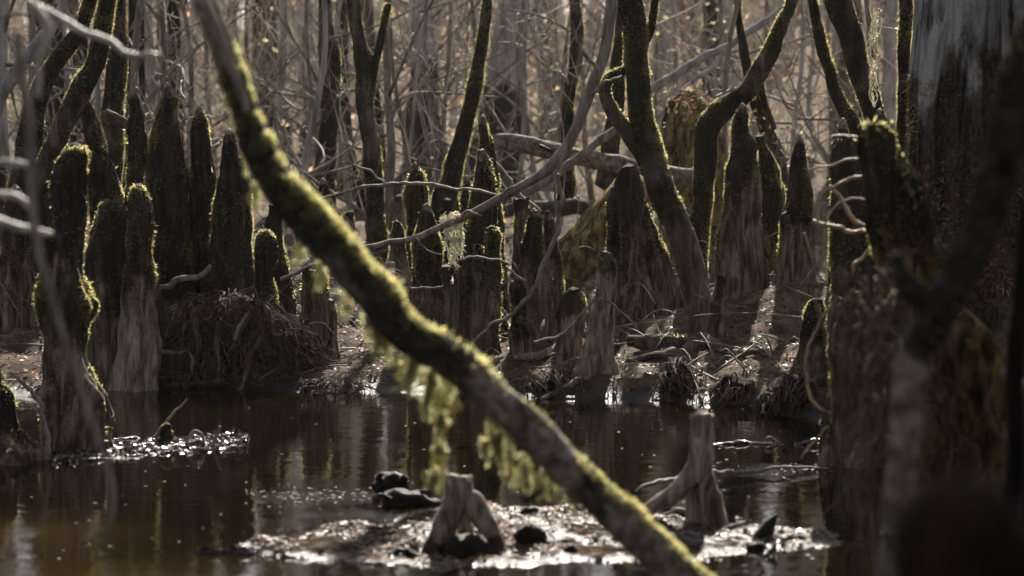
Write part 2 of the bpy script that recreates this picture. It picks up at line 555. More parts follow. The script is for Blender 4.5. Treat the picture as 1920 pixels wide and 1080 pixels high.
def mud_mat():
    m, t, b = mat('wet_mud')
    g = N_(t, 'ShaderNodeNewGeometry').outputs['Position']
    n1 = noise(t, 22.0, g, 8, 0.7)
    n3 = noise(t, 70.0, g, 5, 0.7)
    c = ramp(t, n1, [(0.35, (0.012, 0.008, 0.006)), (0.52, (0.055, 0.037, 0.026)), (0.7, (0.15, 0.10, 0.074))])
    pn = ramp(t, noise(t, 5.5, g, 4, 0.6), [(0.53, (0, 0, 0)), (0.63, (1, 1, 1))])
    t.links.new(mixc(t, pn, c, (0.010, 0.008, 0.007)), b.inputs['Base Color'])
    sx = N_(t, 'ShaderNodeSeparateXYZ')
    t.links.new(g, sx.inputs[0])
    dry = math_(t, 'MULTIPLY', math_(t, 'ADD', math_(t, 'SUBTRACT', sx.outputs[2], 0.006), math_(t, 'MULTIPLY', math_(t, 'SUBTRACT', n1, 0.5), 0.04)), 110.0, True)
    dry = math_(t, 'MULTIPLY', dry, math_(t, 'SUBTRACT', 1.0, pn))
    t.links.new(math_(t, 'ADD', 0.26, math_(t, 'MULTIPLY', dry, 0.7)), b.inputs['Roughness'])
    t.links.new(math_(t, 'SUBTRACT', 0.42, math_(t, 'MULTIPLY', dry, 0.4)), b.inputs['Specular IOR Level'])
    bp = N_(t, 'ShaderNodeBump')
    bp.inputs['Strength'].default_value = 0.9
    bp.inputs['Distance'].default_value = 0.02
    t.links.new(math_(t, 'ADD', n1, math_(t, 'MULTIPLY', n3, 0.5)), bp.inputs['Height'])
    t.links.new(bp.outputs[0], b.inputs['Normal'])
    return m


def onwater(px, py):
    p = P(px, py, 10.0)
    k = HC / (HC - p[2])
    return np.array([p[0] * k, 10.0 * k])


def water_mat():
    m, t, b = mat('dark_swamp_water')
    g = N_(t, 'ShaderNodeNewGeometry').outputs['Position']
    b.inputs['Base Color'].default_value = (0.0042, 0.0024, 0.0010, 1)
    b.inputs['Roughness'].default_value = 0.03
    b.inputs['IOR'].default_value = 1.33
    b.inputs['Specular IOR Level'].default_value = 0.5
    n1 = noise(t, 6.0, g, 3, 0.5, (1.0, 1.8, 1.0))
    n2 = noise(t, 38.0, g, 3, 0.55, (0.6, 1.6, 1.0))
    nm = noise(t, 1.6, g, 3, 0.5, (0.5, 1.5, 1.0))
    rough_patch = ramp(t, nm, [(0.48, (0.15,) * 3), (0.66, (1,) * 3)])

    def spot(px, py, rx, ry):
        c = onwater(px, py)
        mp = N_(t, 'ShaderNodeMapping')
        mp.inputs['Location'].default_value = (-c[0] / rx, -c[1] / ry, 0)
        mp.inputs['Scale'].default_value = (1 / rx, 1 / ry, 0)
        t.links.new(g, mp.inputs[0])
        ln = N_(t, 'ShaderNodeVectorMath', operation='LENGTH')
        t.links.new(mp.outputs[0], ln.inputs[0])
        return math_(t, 'SUBTRACT', 1.0, ln.outputs['Value'], True)

    # wind or current ruffles the water in two streaks; a sandy shallow shows amber at the near left
    ruf = math_(t, 'ADD', math_(t, 'ADD', spot(610, 930, 0.32, 0.22), spot(1440, 884, 0.30, 0.2)), spot(700, 965, 0.3, 0.12))
    rough_patch = math_(t, 'ADD', rough_patch, math_(t, 'MULTIPLY', ruf, 4.0))
    shal = math_(t, 'MULTIPLY', math_(t, 'ADD', spot(150, 1090, 0.95, 0.9), spot(60, 1000, 0.5, 0.6)), nm)
    t.links.new(mixc(t, math_(t, 'MULTIPLY', shal, 1.3, True), (0.0042, 0.0026, 0.0012), (0.021, 0.0125, 0.0045)), b.inputs['Base Color'])
    bp = N_(t, 'ShaderNodeBump')
    bp.inputs['Strength'].default_value = 1.0
    bp.inputs['Distance'].default_value = 0.0014
    t.links.new(math_(t, 'ADD', math_(t, 'MULTIPLY', n1, 1.2), math_(t, 'MULTIPLY', math_(t, 'MULTIPLY', n2, rough_patch), 0.55)), bp.inputs['Height'])
    t.links.new(bp.outputs[0], b.inputs['Normal'])
    return m


M['ground'] = ground_mat()
M['mud'] = mud_mat()
M['water'] = water_mat()

# ------------------------------------------------------------------ ground and water
def axis(segs):
    out = [segs[0][0]]
    for a, b, st in segs:
        n = max(1, int(round((b - a) / st)))
        out += list(np.linspace(a, b, n + 1)[1:])
    return np.array(out)


xs = axis([(-90, -60, 15), (-60, -12, 4), (-12, -3.5, 0.4), (-3.5, 3.5, 0.03), (3.5, 12, 0.4), (12, 60, 4), (60, 90, 15)])
ys = axis([(-40, 8, 4), (8, 10, 0.3), (10, 15.5, 0.03), (15.5, 24, 0.12), (24, 60, 0.8), (60, 120, 4), (120, 180, 20)])
X, Yg = np.meshgrid(xs, ys)
Z = H(X, Yg)
g = MB().add(np.stack([X, Yg, Z], -1).reshape(-1, 3), gridfaces(len(ys), len(xs), False))
go = g.build('ground', M['ground'], kind='structure')
wt = MB().add(np.array([[-90, -40, 0], [90, -40, 0], [90, 40, 0], [-90, 40, 0]], float), [[0, 1, 2, 3]])
wo = wt.build('water', M['water'], kind='structure')

# the low mud bar in front
BAR_UP = np.array([(440, 1037), (520, 1012), (620, 985), (740, 966), (860, 955), (1000, 948), (1150, 950), (1300, 955), (1420, 975), (1500, 990), (1680, 992)], float)
BAR_LO = np.array([(440, 1038), (520, 1046), (620, 1056), (740, 1066), (860, 1070), (1000, 1066), (1150, 1072), (1300, 1060), (1420, 1046), (1500, 1034), (1680, 1012)], float)


bu = np.array([onwater(*q) for q in BAR_UP])
bl = np.array([onwater(*q) for q in BAR_LO])


def barh(x, y):
    hi = np.interp(x, bu[:, 0], bu[:, 1])
    lo = np.interp(x, bl[:, 0], bl[:, 1])
    v = np.clip((y - lo) / np.maximum(hi - lo, 1e-3), -0.6, 1.6)
    v = v + 0.10 * fbm(np.stack([x * 5, y * 5, x * 0], -1).reshape(-1, 3), 2, 44).reshape(x.shape)
    pr = 4 * v * (1 - v)
    pts = np.stack([x, y, x * 0], -1).reshape(-1, 3)
    f1 = fbm(pts * 7, 4, 41).reshape(x.shape)
    f2 = fbm(pts * 26, 2, 51).reshape(x.shape)
    right = sst(0.55, 0.85, x)
    z = -0.020 + 0.042 * np.sign(pr) * np.sqrt(np.abs(pr)) * (1 - 0.6 * right) + 0.017 * f1 + 0.008 * f2
    return np.where(pr < -0.12, -0.06, z)


bx = np.arange(-1.0, 1.35, 0.009)
by = np.arange(7.55, 9.35, 0.009)
BX, BY = np.meshgrid(bx, by)
mb = MB().add(np.stack([BX, BY, barh(BX, BY)], -1).reshape(-1, 3), gridfaces(len(by), len(bx), False))
mb.build('mud_bar', M['mud'], kind='structure')


# ------------------------------------------------------------------ knees
def knee(outline, label, Yd=None, base=None, mossy=0.6, tip=True, wood='knee', fl=0.2, nfl=7, shoots=1.0, size=0.012, seed=0,
         name='cypress_knee', cat='cypress knee', group='cypress knees', depth=0.9, flat_top=False, mosscol='moss', lump=0.14, tipmat='twig', lean=0.0):
    """outline rows (y, left, right) in photo pixels from the top down; the last row stands on the ground"""
    o = np.array(outline, float)
    if Yd is None:
        b = hit((o[-1, 1] + o[-1, 2]) / 2, o[-1, 0])
        Yd = b[1]
    cx, ry, rz = [], [], []
    for y, l, r in o:
        p = P((l + r) / 2, y, Yd)
        cx.append([p[0], p[2], (r - l) / 2 * Yd / F])
    cx = np.array(cx)
    zb = min(Hf(cx[-1, 0], Yd), cx[-1, 1])
    if cx[-1, 1] - zb > 0.02 or True:
        foot = cx[-1].copy()
        foot[1] = min(zb, cx[-1, 1]) - 0.12
        foot[2] *= 1.12
        cx = np.vstack([cx, foot])
    hgt = cx[0, 1] - cx[-1, 1]
    rows = int(np.clip(hgt / 0.013, 28, 110))
    C = cr(np.stack([cx[:, 0], cx[:, 1] * 0 + Yd, cx[:, 1], cx[:, 2]], 1), rows)
    seg = 52
    if tip:
        C[:, 3] *= 0.80 + 0.20 * sst(0.0, 0.3, np.linspace(0, 1, rows))
    C[:, 0] += 0.012 * vn(np.stack([C[:, 2] * 5, C[:, 2] * 0 + seed * 7.7, C[:, 2] * 0], 1), 51) + 0.006 * vn(np.stack([C[:, 2] * 14, C[:, 2] * 0 + seed * 5.1, C[:, 2] * 0], 1), 52)
    th = np.arange(seg) / seg * 2 * math.pi
    t = np.linspace(1, 0, rows)                     # 1 at the top
    base_pts = np.stack([np.cos(th)[None] * 1.4 + seed * 3.1 + 0 * t[:, None], np.sin(th)[None] * 1.4 + 0 * t[:, None], C[:, 2][:, None] * 2.2 + 0 * th[None]], -1).reshape(-1, 3)
    k = np.abs(np.sin(th[None] * nfl / 2.0 + seed * 1.7 + 0.9 * vn(np.stack([t * 2.2, t * 0 + seed, t * 0], 1), 3)[:, None])) ** 0.7
    rr = C[:, 3][:, None] * (1 + fl * 1.5 * (k - 0.75) * (1.3 - t)[:, None])
    rr = rr + C[:, 3][:, None] * lump * fbm(base_pts, 3, seed + 9).reshape(rows, seg)
    V0 = np.stack([C[:, 0][:, None] + rr * np.cos(th), C[:, 1][:, None] + rr * np.sin(th) * depth, C[:, 2][:, None] + 0 * rr], -1)
    fine = fbm(V0.reshape(-1, 3) * np.array([34, 34, 9]), 2, seed + 21).reshape(rows, seg)
    rr = rr + 0.006 * fine + 0.010 * fbm(V0.reshape(-1, 3) * np.array([13, 13, 6]), 2, seed + 41).reshape(rows, seg)
    rid = 1 - np.abs(fbm(V0.reshape(-1, 3) * np.array([26, 26, 4.5]) + seed, 2, seed + 61)).reshape(rows, seg)
    knob = np.clip(vn(V0.reshape(-1, 3) * np.array([11, 11, 8]) + seed * 2.3, seed + 62).reshape(rows, seg) - 0.25, 0, 1)
    rr = rr + 0.016 * (rid - 0.75) * np.clip(C[:, 3] / 0.06, 0.35, 1.2)[:, None] + 0.030 * knob * np.clip(C[:, 3] / 0.06, 0.2, 1.2)[:, None]
    dz = 0.010 * fbm(V0.reshape(-1, 3) * 20, 2, seed + 22).reshape(rows, seg)
    V = np.stack([C[:, 0][:, None] + rr * np.cos(th), C[:, 1][:, None] + rr * np.sin(th) * depth + lean * (t[:, None] - 0.2), C[:, 2][:, None] + dz], -1)
    if flat_top:
        V[0, :, 2] += 0.012 * vn(V[0] * 60, seed)
    V = V.reshape(-1, 3)
    topc = V[:seg].mean(0) + np.array([0, 0, -0.006 if flat_top else C[0, 3] * 0.55])
    n0 = len(V)
    V = np.vstack([V, topc])
    j = np.arange(seg)
    T = np.stack([np.full(seg, n0), (j + 1) % seg, j], 1)
    T = T[:, ::-1]
    Q = gridfaces(rows, seg)
    hh = np.concatenate([np.repeat(t, seg), [1.0]])
    # moss lies on the upper part, the flooded foot is bare
    nn = fbm(V * np.array([5, 5, 2.5]), 2, seed + 30)
    A = np.clip(sst(1 - mossy - 0.42, 1 - mossy + 0.30, hh - 0.06 + 0.22 * nn), 0, 1)
    if tip:
        A = A * (1 - sst(0.955, 0.975, hh))
    root = thing(name, label, cat, (C[-1, 0], Yd, max(zb, 0.0)), group)
    MB().add(V, Q, T, A).build('knee_body', M[wood], root)
    if mossy > 0 and shoots > 0:
        wf = A[Q].mean(1) * np.clip(0.12 + 1.3 * fbm(V[Q].mean(1) * 5, 2, seed + 5), 0.02, 1.5)
        area = (2 * math.pi * C[:, 3].mean() * hgt) * mossy
        cnt = int(np.clip(area * 10500 * shoots * (0.011 / size) ** 1.4, 60, 15000))
        outv = V[Q].mean(1) - np.stack([np.interp(V[Q].mean(1)[:, 2], C[::-1, 2], C[::-1, 0]), np.full(len(Q), Yd), V[Q].mean(1)[:, 2]], 1)
        tufts(V, Q, wf, cnt, size, 3, seed, 0.1, out=outv).build('moss_cover', M[mosscol], root, smooth=False)
    if tip:
        q = P((o[0, 1] + o[0, 2]) / 2, o[0, 0], Yd)
        rt = C[0, 3]
        sv, sq, st, stt = tube([q + [0, lean * 0.8, -rt * 1.3], q + [0, lean * 0.8, -rt * 0.1], q + [0, lean * 0.8, rt * 0.75]], [rt * 1.12, rt * 1.02, rt * 0.5], 14, 8, 0.12, 40, seed=seed)
        MB().add(sv, sq, st).build('bare_tip', M[tipmat], root)
    return root, Yd


KN = [
    # the cluster on the left
    dict(o=[(274, 122, 152), (285, 112, 163), (310, 104, 167), (346, 99, 162), (407, 98, 164), (450, 90, 158), (489, 84, 155), (530, 80, 165), (560, 74, 180), (585, 78, 176), (622, 84, 158), (667, 84, 162), (711, 86, 187), (738, 86, 206), (778, 85, 214), (822, 85, 209), (846, 84, 210)],
         l='bent knobbly knee standing alone in the water at left, moss glowing around its top', m=0.5, tip=False, s=1, Yd=10.25, shoots=1.5, size=0.012, lump=0.2),
    dict(o=[(378, 190, 214), (392, 178, 228), (450, 168, 238), (520, 165, 240), (600, 163, 240), (680, 160, 246), (722, 156, 252)], l='round shouldered dark knee directly behind the bent knobbly knee', m=0.5, tip=False, s=2),
    dict(o=[(349, 252, 272), (368, 243, 283), (420, 239, 291), (470, 242, 292), (530, 238, 297), (590, 229, 300), (650, 221, 300), (700, 213, 298), (730, 208, 302)], l='knee with pale bare wood flaring down to the waterline beside the root tangle', m=0.52, tip=False, s=3, w='knee_grey', nfl=5),
    dict(o=[(167, 249, 261), (190, 242, 270), (260, 238, 276), (340, 236, 280), (450, 234, 285), (600, 230, 290)], l='narrow pointed knee just left of the tallest black knee', m=0.75, s=4, Yd=13.4),
    dict(o=[(160, 305, 321), (175, 298, 330), (215, 290, 334), (260, 284, 338), (330, 276, 345), (400, 270, 352), (480, 264, 358), (560, 260, 362), (620, 256, 366)], l='tallest black mossy knee of the left cluster with blunt pointed head', m=0.8, s=5, Yd=13.0),
    dict(o=[(204, 367, 381), (225, 360, 390), (270, 358, 396), (340, 356, 402), (420, 354, 404), (520, 350, 410), (600, 348, 412)], l='slim black knee with pale tip, between two stouter knees of the left cluster', m=0.8, s=6, Yd=13.1),
    dict(o=[(247, 421, 437), (262, 412, 446), (310, 405, 455), (370, 398, 464), (430, 392, 472), (500, 385, 478), (560, 380, 484), (620, 376, 488)], l='stout black knee whose right flank touches the mossy slanting bough', m=0.78, s=7, Yd=12.9),
    dict(o=[(430, 490, 505), (445, 482, 518), (480, 482, 520), (520, 484, 518), (560, 480, 524), (600, 476, 528)], l='short stubby knee with bright moss cap on top of the root tangle', m=0.85, tip=False, s=8, Yd=12.5, shoots=1.6),
    dict(o=[(385, 505, 519), (430, 496, 532), (500, 491, 540), (580, 488, 546)], l='half hidden dark knee just behind the stubby moss capped knee', m=0.7, tip=False, s=9, Yd=13.2),
    dict(o=[(353, 18, 38), (380, 8, 48), (450, 0, 58), (540, -6, 62), (612, -10, 66)], l='broad dull knee at the far left edge on the dry bank', m=0.35, s=10),
    dict(o=[(180, 150, 164), (240, 155, 186), (300, 163, 210), (360, 168, 234), (430, 168, 245), (520, 165, 255), (570, 160, 262)], l='black cone shaped knee leaning left above the round shouldered knee', m=0.8, tip=False, s=11, Yd=14.2, fl=0.08),
    dict(o=[(296, 64, 80), (340, 54, 92), (420, 46, 102), (520, 40, 108), (606, 34, 114)], l='dark knee hidden behind the left side of the bent knobbly knee', m=0.7, tip=False, s=12, Yd=13.6),
    # between the cluster and the bough
    dict(o=[(505, 572, 606), (520, 569, 612), (580, 568, 614), (625, 566, 616), (656, 560, 622)], l='brown flat topped stub just left of the mossy bough, right of the root tangle', m=0.15, tip=False, s=13, ft=True),
    dict(o=[(562, 613, 627), (600, 608, 631), (640, 606, 633), (667, 602, 638)], l='small thin brown knee at the right foot of the flat topped stub', m=0.0, tip=False, s=14),
    dict(o=[(339, 598, 612), (360, 592, 621), (400, 588, 630), (470, 584, 636)], l='small pale tipped knee with beard moss hanging on it, above the bough', m=0.6, s=15, Yd=16.5),
    dict(o=[(396, 648, 662), (415, 638, 664), (445, 626, 662), (490, 612, 660)], l='small knee tilted right, above the bough and left of the mossy pole tree', m=0.3, tip=False, s=16, Yd=18.0),
    dict(o=[(366, 744, 757), (385, 732, 752), (415, 720, 744), (450, 710, 740), (490, 700, 740)], l='pointed brown knee tilted right beside the mossy pole tree', m=0.1, tip=False, s=17, Yd=18.0, fl=0.05),
    dict(o=[(416, 741, 753), (440, 733, 760), (480, 738, 764), (560, 740, 772), (620, 740, 776)], l='slim brown knee without moss just left of the beard moss', m=0.1, tip=False, s=18, Yd=14.0),
    # the middle group
    dict(o=[(308, 772, 784), (325, 768, 800), (350, 766, 804), (400, 766, 806), (470, 764, 812), (540, 760, 818)], l='ragged moss coated knee rising behind the thin horizontal twig', m=0.85, s=19, Yd=14.6, shoots=1.7, lump=0.16),
    dict(o=[(386, 793, 807), (402, 784, 817), (430, 776, 820), (480, 772, 822), (540, 770, 826), (590, 768, 830), (645, 763, 838)], l='black knee with smooth grey nipple touching the left of the beard moss', m=0.7, s=20, Yd=13.0, shoots=1.4),
    dict(o=[(352, 815, 829), (372, 809, 833), (410, 804, 838), (480, 798, 844)], l='short mossy knee peeping over the curved branch behind the beard moss', m=0.8, tip=False, s=21, Yd=15.0, shoots=1.6),
    dict(o=[(376, 832, 846), (400, 827, 852), (470, 822, 858)], l='lowest rounded knee hidden behind the beard moss', m=0.7, tip=False, s=22, Yd=14.8, shoots=1.5),
    dict(o=[(219, 900, 911), (232, 893, 918), (260, 892, 922), (300, 888, 926), (360, 884, 930), (450, 880, 940), (560, 870, 950)], l='tall spike knee at rear, its bright moss fringe rising above its twin in front', m=0.85, s=23, Yd=14.4, shoots=1.8),
    dict(o=[(284, 898, 912), (300, 892, 920), (340, 884, 930), (400, 880, 934), (470, 872, 938), (540, 868, 940), (600, 864, 944), (650, 858, 952)], l='tall pale tipped spike knee crossed by the curved grey branch', m=0.75, s=24, Yd=13.2, shoots=1.4),
    dict(o=[(333, 868, 880), (350, 864, 886), (400, 860, 890), (480, 856, 892), (560, 850, 900), (645, 844, 906)], l='narrow bare knee pressed against left side of the pale tipped spike knee', m=0.55, s=25, Yd=13.4),
    dict(o=[(426, 913, 929), (440, 907, 938), (480, 906, 938), (540, 900, 938), (600, 895, 938), (658, 890, 942)], l='knee with furry rounded moss head in front of the spike knees', m=0.55, tip=False, s=26, Yd=12.7, shoots=1.6),
    dict(o=[(456, 893, 904), (475, 890, 908), (530, 887, 912), (600, 880, 918), (652, 876, 926)], l='thin smooth knee hugging left edge of the furry headed knee', m=0.2, tip=False, s=27, Yd=12.8),
    dict(o=[(500, 825, 850), (540, 818, 862), (600, 812, 868), (645, 806, 876)], l='low grey knee directly underneath the hanging beard moss', m=0.1, tip=False, s=28, Yd=13.2, w='knee_grey'),
    dict(o=[(370, 964, 990), (376, 963, 991), (440, 962, 988), (500, 958, 986), (580, 954, 990)], l='reddish post shaped knee snapped off flat, below the fallen grey log', m=0.1, tip=False, s=29, Yd=14.6, ft=True, fl=0.06),
    dict(o=[(396, 993, 1009), (410, 984, 1014), (450, 978, 1018), (520, 974, 1024), (560, 972, 1028), (600, 968, 1020), (658, 958, 1016)], l='left one of a joined pair of brown knees with mossy heads', m=0.35, s=30, Yd=12.8, shoots=1.7),
    dict(o=[(398, 1020, 1034), (415, 1014, 1042), (470, 1016, 1048), (520, 1018, 1054), (560, 1020, 1058), (600, 1022, 1052), (655, 1020, 1054)], l='right one of a joined pair of brown knees with mossy heads', m=0.35, s=31, Yd=13.0, shoots=1.7),
    dict(o=[(524, 961, 977), (540, 957, 984), (570, 960, 988), (655, 954, 1000)], l='short black knee at left foot of the joined pair', m=0.55, tip=False, s=32, Yd=12.6),
    dict(o=[(543, 1068, 1088), (556, 1057, 1098), (590, 1052, 1100), (630, 1055, 1096), (676, 1044, 1098)], l='low brown knee with squared head at the end of a long surface root', m=0.25, tip=False, s=33, Yd=12.4, shoots=1.0),
    dict(o=[(475, 1127, 1145), (490, 1120, 1152), (510, 1120, 1155), (560, 1112, 1156), (620, 1100, 1152), (660, 1088, 1150), (694, 1076, 1158)], l='smooth pale grey knee nearest the waterline in the middle', m=0.12, tip=False, s=34, w='knee_grey', nfl=5, shoots=0.5),
    dict(o=[(351, 1144, 1156), (370, 1141, 1164), (430, 1140, 1168), (520, 1140, 1170), (610, 1136, 1174)], l='slender knee rising behind the smooth pale grey knee', m=0.4, tip=False, s=35, Yd=14.0),
    dict(o=[(313, 1168, 1190), (325, 1161, 1197), (370, 1159, 1208), (430, 1163, 1232), (500, 1168, 1262), (560, 1168, 1278), (604, 1164, 1290)], l='broad fluted stump with rounded mossy shoulder left of the forked tree', m=0.42, tip=False, s=36, Yd=13.9, fl=0.2, nfl=11, shoots=0.8),
    dict(o=[(198, 1385, 1399), (215, 1378, 1408), (280, 1370, 1415), (340, 1362, 1420), (390, 1354, 1424), (430, 1346, 1428), (500, 1340, 1430), (560, 1336, 1432), (588, 1332, 1438)], l='tall stately cone knee with mossy upper half right of the forked tree', m=0.5, s=37, Yd=13.7, fl=0.12, nfl=9),
    dict(o=[(256, 1418, 1430), (300, 1416, 1448), (350, 1420, 1465), (420, 1424, 1470), (480, 1428, 1468), (560, 1424, 1470)], l='ochre rotten stump showing behind the right side of the tall cone knee', m=0.5, tip=False, s=38, Yd=15.2, w='rotten'),
    dict(o=[(258, 1493, 1506), (275, 1486, 1514), (340, 1478, 1522), (400, 1468, 1524), (480, 1460, 1526), (560, 1450, 1530)], l='medium pointed black knee at the top of the sunlit bank slope', m=0.55, s=39, Yd=13.8),
    dict(o=[(400, 1468, 1478), (430, 1462, 1482), (500, 1456, 1484), (562, 1450, 1486)], l='slim finger knee fused to left of the pointed black knee', m=0.3, tip=False, s=40, Yd=13.6),
    dict(o=[(520, 1348, 1356), (545, 1345, 1358), (600, 1342, 1362), (626, 1338, 1366)], l='tiny finger knee at the foot of the tall cone knee', m=0.0, tip=False, s=41),
    # the right hand side
    dict(o=[(256, 1578, 1603), (270, 1564, 1618), (320, 1556, 1625), (400, 1553, 1628), (480, 1552, 1634), (600, 1556, 1660), (700, 1558, 1680), (800, 1553, 1692), (866, 1546, 1702)], l='big knee rising straight from the water, moss fringe down its left edge', m=0.62, tip=False, s=42, Yd=9.9, shoots=1.2, lump=0.2, w='knee_grey'),
    dict(o=[(226, 1574, 1588), (240, 1570, 1592), (300, 1566, 1600), (420, 1560, 1610), (560, 1550, 1620), (640, 1540, 1630)], l='dark pale tipped knee looking over the big waterside knee', m=0.6, s=43, Yd=12.2),
    dict(o=[(209, 1642, 1657), (222, 1638, 1664), (300, 1630, 1680), (450, 1620, 1690), (640, 1610, 1710)], l='pale tipped knee looking over the broken rotten knee', m=0.5, s=44, Yd=11.4),
    dict(o=[(226, 1632, 1672), (236, 1624, 1690), (270, 1620, 1696), (310, 1620, 1702), (350, 1626, 1722), (420, 1635, 1742), (480, 1650, 1758), (540, 1664, 1774), (620, 1680, 1794), (760, 1690, 1820), (960, 1695, 1850)], l='broken ochre rotten knee with jagged mossy crown in front of the giant trunk', m=0.25, tip=False, s=45, Yd=7.9, w='rotten', ft=True, lump=0.3, fl=0.2, shoots=0.5),
    dict(o=[(560, 1520, 1536), (620, 1500, 1560), (680, 1488, 1580), (730, 1470, 1600), (775, 1440, 1620)], l='wide root buttress spreading down the bank left of the big waterside knee', m=0.2, tip=False, s=46, Yd=11.6, fl=0.3, nfl=9, w='root', lump=0.2),
    dict(o=[(690, -90, 4), (740, -90, 14), (780, -90, 26), (815, -90, 45), (840, -95, 70), (862, -100, 92)], l='flared brown trunk foot cut by the left edge at the waterline', m=0.2, tip=False, s=47, Yd=10.0, shoots=0.2),
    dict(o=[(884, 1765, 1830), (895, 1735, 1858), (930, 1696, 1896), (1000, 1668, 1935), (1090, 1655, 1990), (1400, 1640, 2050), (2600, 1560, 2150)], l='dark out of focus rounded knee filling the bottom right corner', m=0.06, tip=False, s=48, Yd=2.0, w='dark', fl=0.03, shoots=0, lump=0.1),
]
YD = {}
for k in KN:
    r_, y_ = knee(k['o'], k['l'], k.get('Yd'), mossy=k['m'], tip=k.get('tip', True), wood=k.get('w', 'knee'), fl=k.get('fl', 0.2), nfl=k.get('nfl', 7),
                  shoots=k.get('shoots', 1.0), size=k.get('size', 0.012), seed=k['s'], flat_top=k.get('ft', False), lump=k.get('lump', 0.15), mosscol=k.get('mc', 'moss'))


# ------------------------------------------------------------------ limbs
def limb(px, label, name, cat, Y, material, moss=0.0, up=0.0, group=None, amp=0.1, size=0.01, shoots=1.0, partname='stem', seg=14, seed=0, mosscol='moss', build=True, parent=None, nf=9.0, attr=None, cap0=-0.3, wob=None, jag=0.0):
    """px rows (x, y, width) in photo pixels; Y a number or one per row. moss: 0..1 share of the limb covered"""
    px = np.array(px, float)
    Ys = np.full(len(px), Y, float) if np.isscalar(Y) else np.array(Y, float)
    path = np.array([P(a[0], a[1], yy) for a, yy in zip(px, Ys)])
    rad = px[:, 2] / 2 * Ys / F
    V, Q, T, t = tube(path, rad, seg, amp=amp, seed=seed, nf=nf, cap0=cap0, wob=(1.3 if px[:, 2].max() < 16 else 0.45) if wob is None else wob, jag=jag)
    n_, _ = normals(V, Q)
    A = np.zeros(len(V))
    if moss > 0:
        A = np.clip(0.25 + moss * 0.6 + 0.5 * fbm(V * 4, 2, seed + 3), 0, 1)
    if attr is not None:
        A = attr(t, V, A)
    root = parent
    if root is None:
        low = path[np.argmin(path[:, 2])]
        root = thing(name, label, cat, low, group)
    MB().add(V, Q, T, A).build(partname, M[material], root)
    if moss > 0 and shoots > 0:
        rowc = V[Q].mean(1)
        C = cr(np.hstack([path, rad[:, None]]), 60)[:, :3]
        near = C[np.argmin(((rowc[:, None] - C[None]) ** 2).sum(-1), 1)]
        outv = rowc - near
        u = outv[:, 2] / (np.linalg.norm(outv, axis=1) + 1e-9)
        wf = A[Q].mean(1) * np.clip(1 - up + up * (u - 0.02) * 1.6, 0.015, 3) * np.clip(0.5 + 1.2 * vn(rowc * 7, seed + 8), 0.03, 2)
        area = 2 * math.pi * rad.mean() * np.linalg.norm(np.diff(path, axis=0), axis=1).sum()
        cnt = int(np.clip(area * 10000 * shoots * moss * (0.011 / size) ** 1.4, 40, 24000))
        tufts(V, Q, wf, cnt, size, 3, seed, 0.0, out=outv).build('moss_cover', M[mosscol], root, smooth=False)
    return root


# the mossy bough that slants across the whole picture
bough = limb([(300, -260, 48), (345, -120, 50), (385, 0, 50), (420, 100, 50), (450, 190, 52), (478, 270, 59), (520, 350, 66), (580, 415, 70), (640, 480, 72), (700, 548, 75), (770, 620, 74), (850, 672, 68), (920, 735, 66), (1000, 805, 68), (1068, 880, 70), (1148, 960, 72), (1228, 1030, 72), (1308, 1110, 74), (1458, 1240, 77), (1738, 1480, 83), (1878, 1620, 87)],
             'mossy bough slanting from top left to bottom centre across the view, out of focus', 'fallen_bough', 'bough', 6.0, 'bough', wob=0.12,
             moss=0.8, up=0.92, size=0.011, shoots=2.0, amp=0.12, seg=26, seed=3, mosscol='moss_bright', nf=14,
             attr=lambda t, V, A: np.clip(sst(0.13, 0.2, t) * (0.35 + 0.6 * fbm(V * 5, 2, 77) + 0.4 * sst(0.55, 0.3, t)), 0, 1))
limb([(368, -30, 16), (410, 60, 17), (440, 140, 16), (462, 210, 12)], '', '', '', 5.93, 'twig', parent=bough, partname='side_shoot', seed=9)

# long curved branch, in focus
cb = limb([(1150, -60, 22), (1145, 20, 22), (1130, 105, 21), (1106, 175, 22), (1082, 238, 21), (1052, 296, 22), (1000, 336, 18), (930, 376, 16), (860, 412, 14), (780, 444, 12), (700, 462, 10), (620, 486, 8), (530, 526, 7)],
          'long smooth grey branch curving down from the top and sweeping left across the spike knees', 'curved_branch', 'branch', 11.6, 'twig', seed=4, amp=0.05)
for sh in ([(860, 412, 6), (875, 395, 5), (905, 402, 3)], [(1058, 290, 7), (1040, 330, 5), (1042, 380, 4), (1036, 440, 3)], [(780, 444, 5), (800, 470, 3), (830, 480, 2)], [(1120, 130, 8), (1090, 90, 6), (1075, 40, 4)], [(930, 376, 6), (960, 350, 4)], [(1106, 175, 8), (1140, 150, 6), (1165, 140, 4)]):
    limb(sh, '', '', '', 11.55, 'twig', parent=cb, partname='side_twig', seed=int(sh[0][0]), seg=8)

